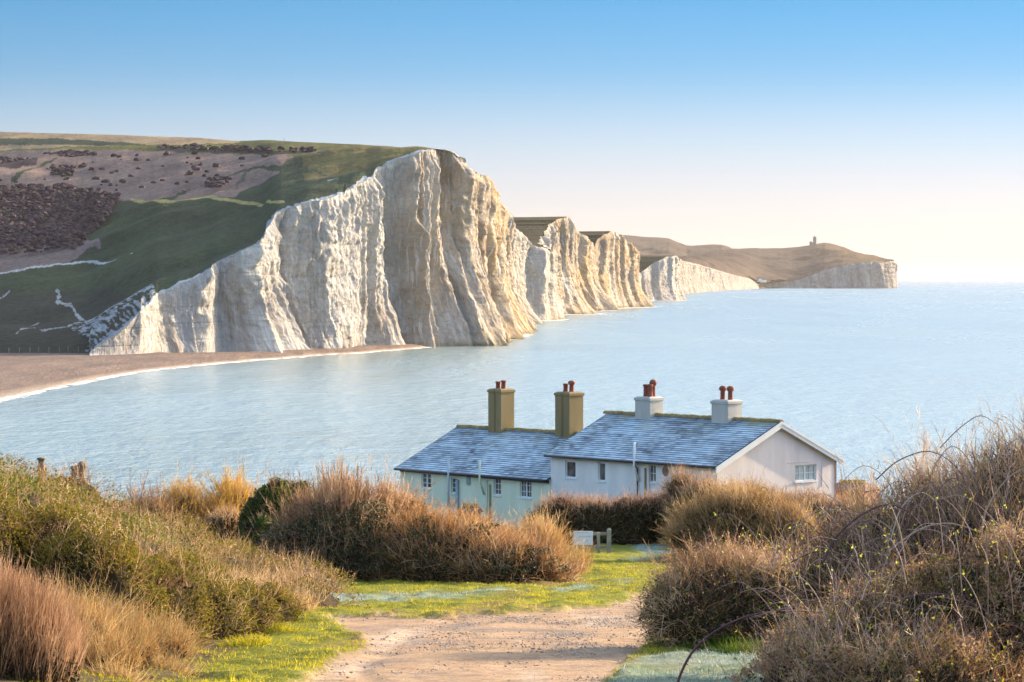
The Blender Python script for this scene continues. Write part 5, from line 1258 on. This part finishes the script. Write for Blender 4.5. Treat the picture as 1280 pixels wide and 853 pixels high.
for k in range(5):                                  # short thick woody ends, weathered pale
    px0 = rng.uniform(985, 1275); py0 = rng.uniform(735, 850); a_ = rng.uniform(-1.2, 1.2); L_ = rng.uniform(14, 34); D_ = rng.uniform(22.2, 23.2)
    cane(R3, of3, [(px0, py0, D_), (px0+L_*.5*sin(a_)+rng.uniform(-4, 4), py0-L_*.5, D_), (px0+L_*sin(a_), py0-L_*cos(a_), D_)], .007, .9, False)
for k in range(84):
    px0 = rng.uniform(960, 1280); py0 = rng.uniform(690, 860); L_ = rng.uniform(30, 110); a_ = rng.uniform(-.9, .9); D_ = rng.uniform(22.3, 23.6)
    cane(R3, of3, [(px0, py0, D_), (px0+L_*.35*sin(a_), py0-L_*.5, D_), (px0+L_*.9*sin(a_), py0-L_*.85, D_), (px0+L_*1.5*sin(a_)+8, py0-L_*.8, D_)], .0045, rng.uniform(.5, 1), False, 4)

# --- turf, frosted grass and tufts
def turf():
    mbl = MB(); n = 150000
    x = rng.uniform(-7.5, 5.5, n); y = 36+(rng.random(n)**1.25)*74
    pa_, fr_, _ = covers(x, y)
    px, py = proj(x, y, ground_base(x, y))
    ok = ~pa_ & (px > -30) & (px < 1100) & (py < 870)
    cl = fbm(x/.6, y/.9, 601, 3); ok &= (cl > -.35)
    x, y, fr_, cl = x[ok], y[ok], fr_[ok], cl[ok]
    for msk, mt in ((~fr_, 0), (fr_, 1)):
        xx, yy, c_ = x[msk], y[msk], cl[msk]; k = len(xx)
        p = np.stack([xx, yy, ground(xx, yy)-.01], -1)
        d = unit(np.array([0, 0, 1.0])+rnd(k)*.55)
        ribbons(mbl, p, d, rng.uniform(.02, .06, k)*(1+1.3*np.clip(c_, 0, 1)), rng.uniform(.010, .018, k), rnd(k)*.3, mt, np.clip(rng.random(k)*.7+.3*c_+.2, 0, 1), 1)
    tag(mbl.build('grass', [V_TURFB, V_FROSTB], attrs=('tint',)), 'short bright turf and frosted grass beside the track', None, None, 'stuff')
turf()
def tuft(px, py, n, L, sp, mats, label, tn=(0, 1)):
    q = on_ground(px, py)[0]; gz = float(ground(q[0], q[1]))
    p = np.stack([rng.normal(0, sp, n), rng.normal(0, sp, n), np.zeros(n)], -1); p[:, 2] = ground(q[0]+p[:, 0], q[1]+p[:, 1])-gz-.02
    b = MB(); d = unit(np.array([0, 0, 1.])+p*np.array([1.5, 1.5, 0])/max(sp, .05)*.25+rnd(n)*.3)
    ribbons(b, p, d, rng.uniform(.5, 1, n)*L, np.full(n, .012), rnd(n)*.5-np.array([0, 0, .2]), 0, rng.uniform(tn[0], tn[1], n), 3)
    o = b.build('grass_tuft', mats, None, attrs=('tint',)); o.location = (q[0], q[1], gz); tag(o, label, 'grass tuft'); return o
tuft(205, 838, 900, .34, .16, V_STRAW, 'straw coloured tussock below the thorn bush, nearest the bottom edge')
tuft(312, 812, 900, .22, .22, V_TURFB, 'yellow-green mossy tussock on the turf left of the track')
tuft(352, 793, 700, .22, .2, V_TURFB, 'small yellow-green tussock at the upper end of the left turf')
tuft(148, 850, 700, .30, .16, V_STRAW, 'straw tussock beside the reddish stalks at the bottom edge')
tuft(893, 812, 1400, .34, .22, V_GREEN, 'dark green grass tuft at the foot of the bramble bush', (.1, .8))
tuft(930, 818, 900, .30, .2, V_GREEN, 'green grass tuft right of the bramble bush foot, on frosted ground', (0, .7))
tuft(842, 702, 1400, .35, .5, V_STRAW, 'pale dry grass at the foot of the domed shrub')
tuft(812, 700, 900, .30, .4, V_FROSTB, 'frosted grass tussock beyond the track end')
# ------------------------------------------------------------------ air
m = Mat('air'); m.t.nodes.remove(m.t.nodes[0]) if False else None
pv = m.n('ShaderNodeVolumePrincipled'); pv.inputs['Color'].default_value = (.88, .80, .76, 1); pv.inputs['Density'].default_value = HAZE; pv.inputs['Anisotropy'].default_value = .1
m.l(pv.outputs[0], m.out.inputs[1])
b = MB(); b.box((-62000, -1500, -6), (62000, 72000, 190)); hz = b.build('haze', m.m); tag(hz, 'thin warm haze over the sea that pales the far cliffs', None, None, 'stuff')
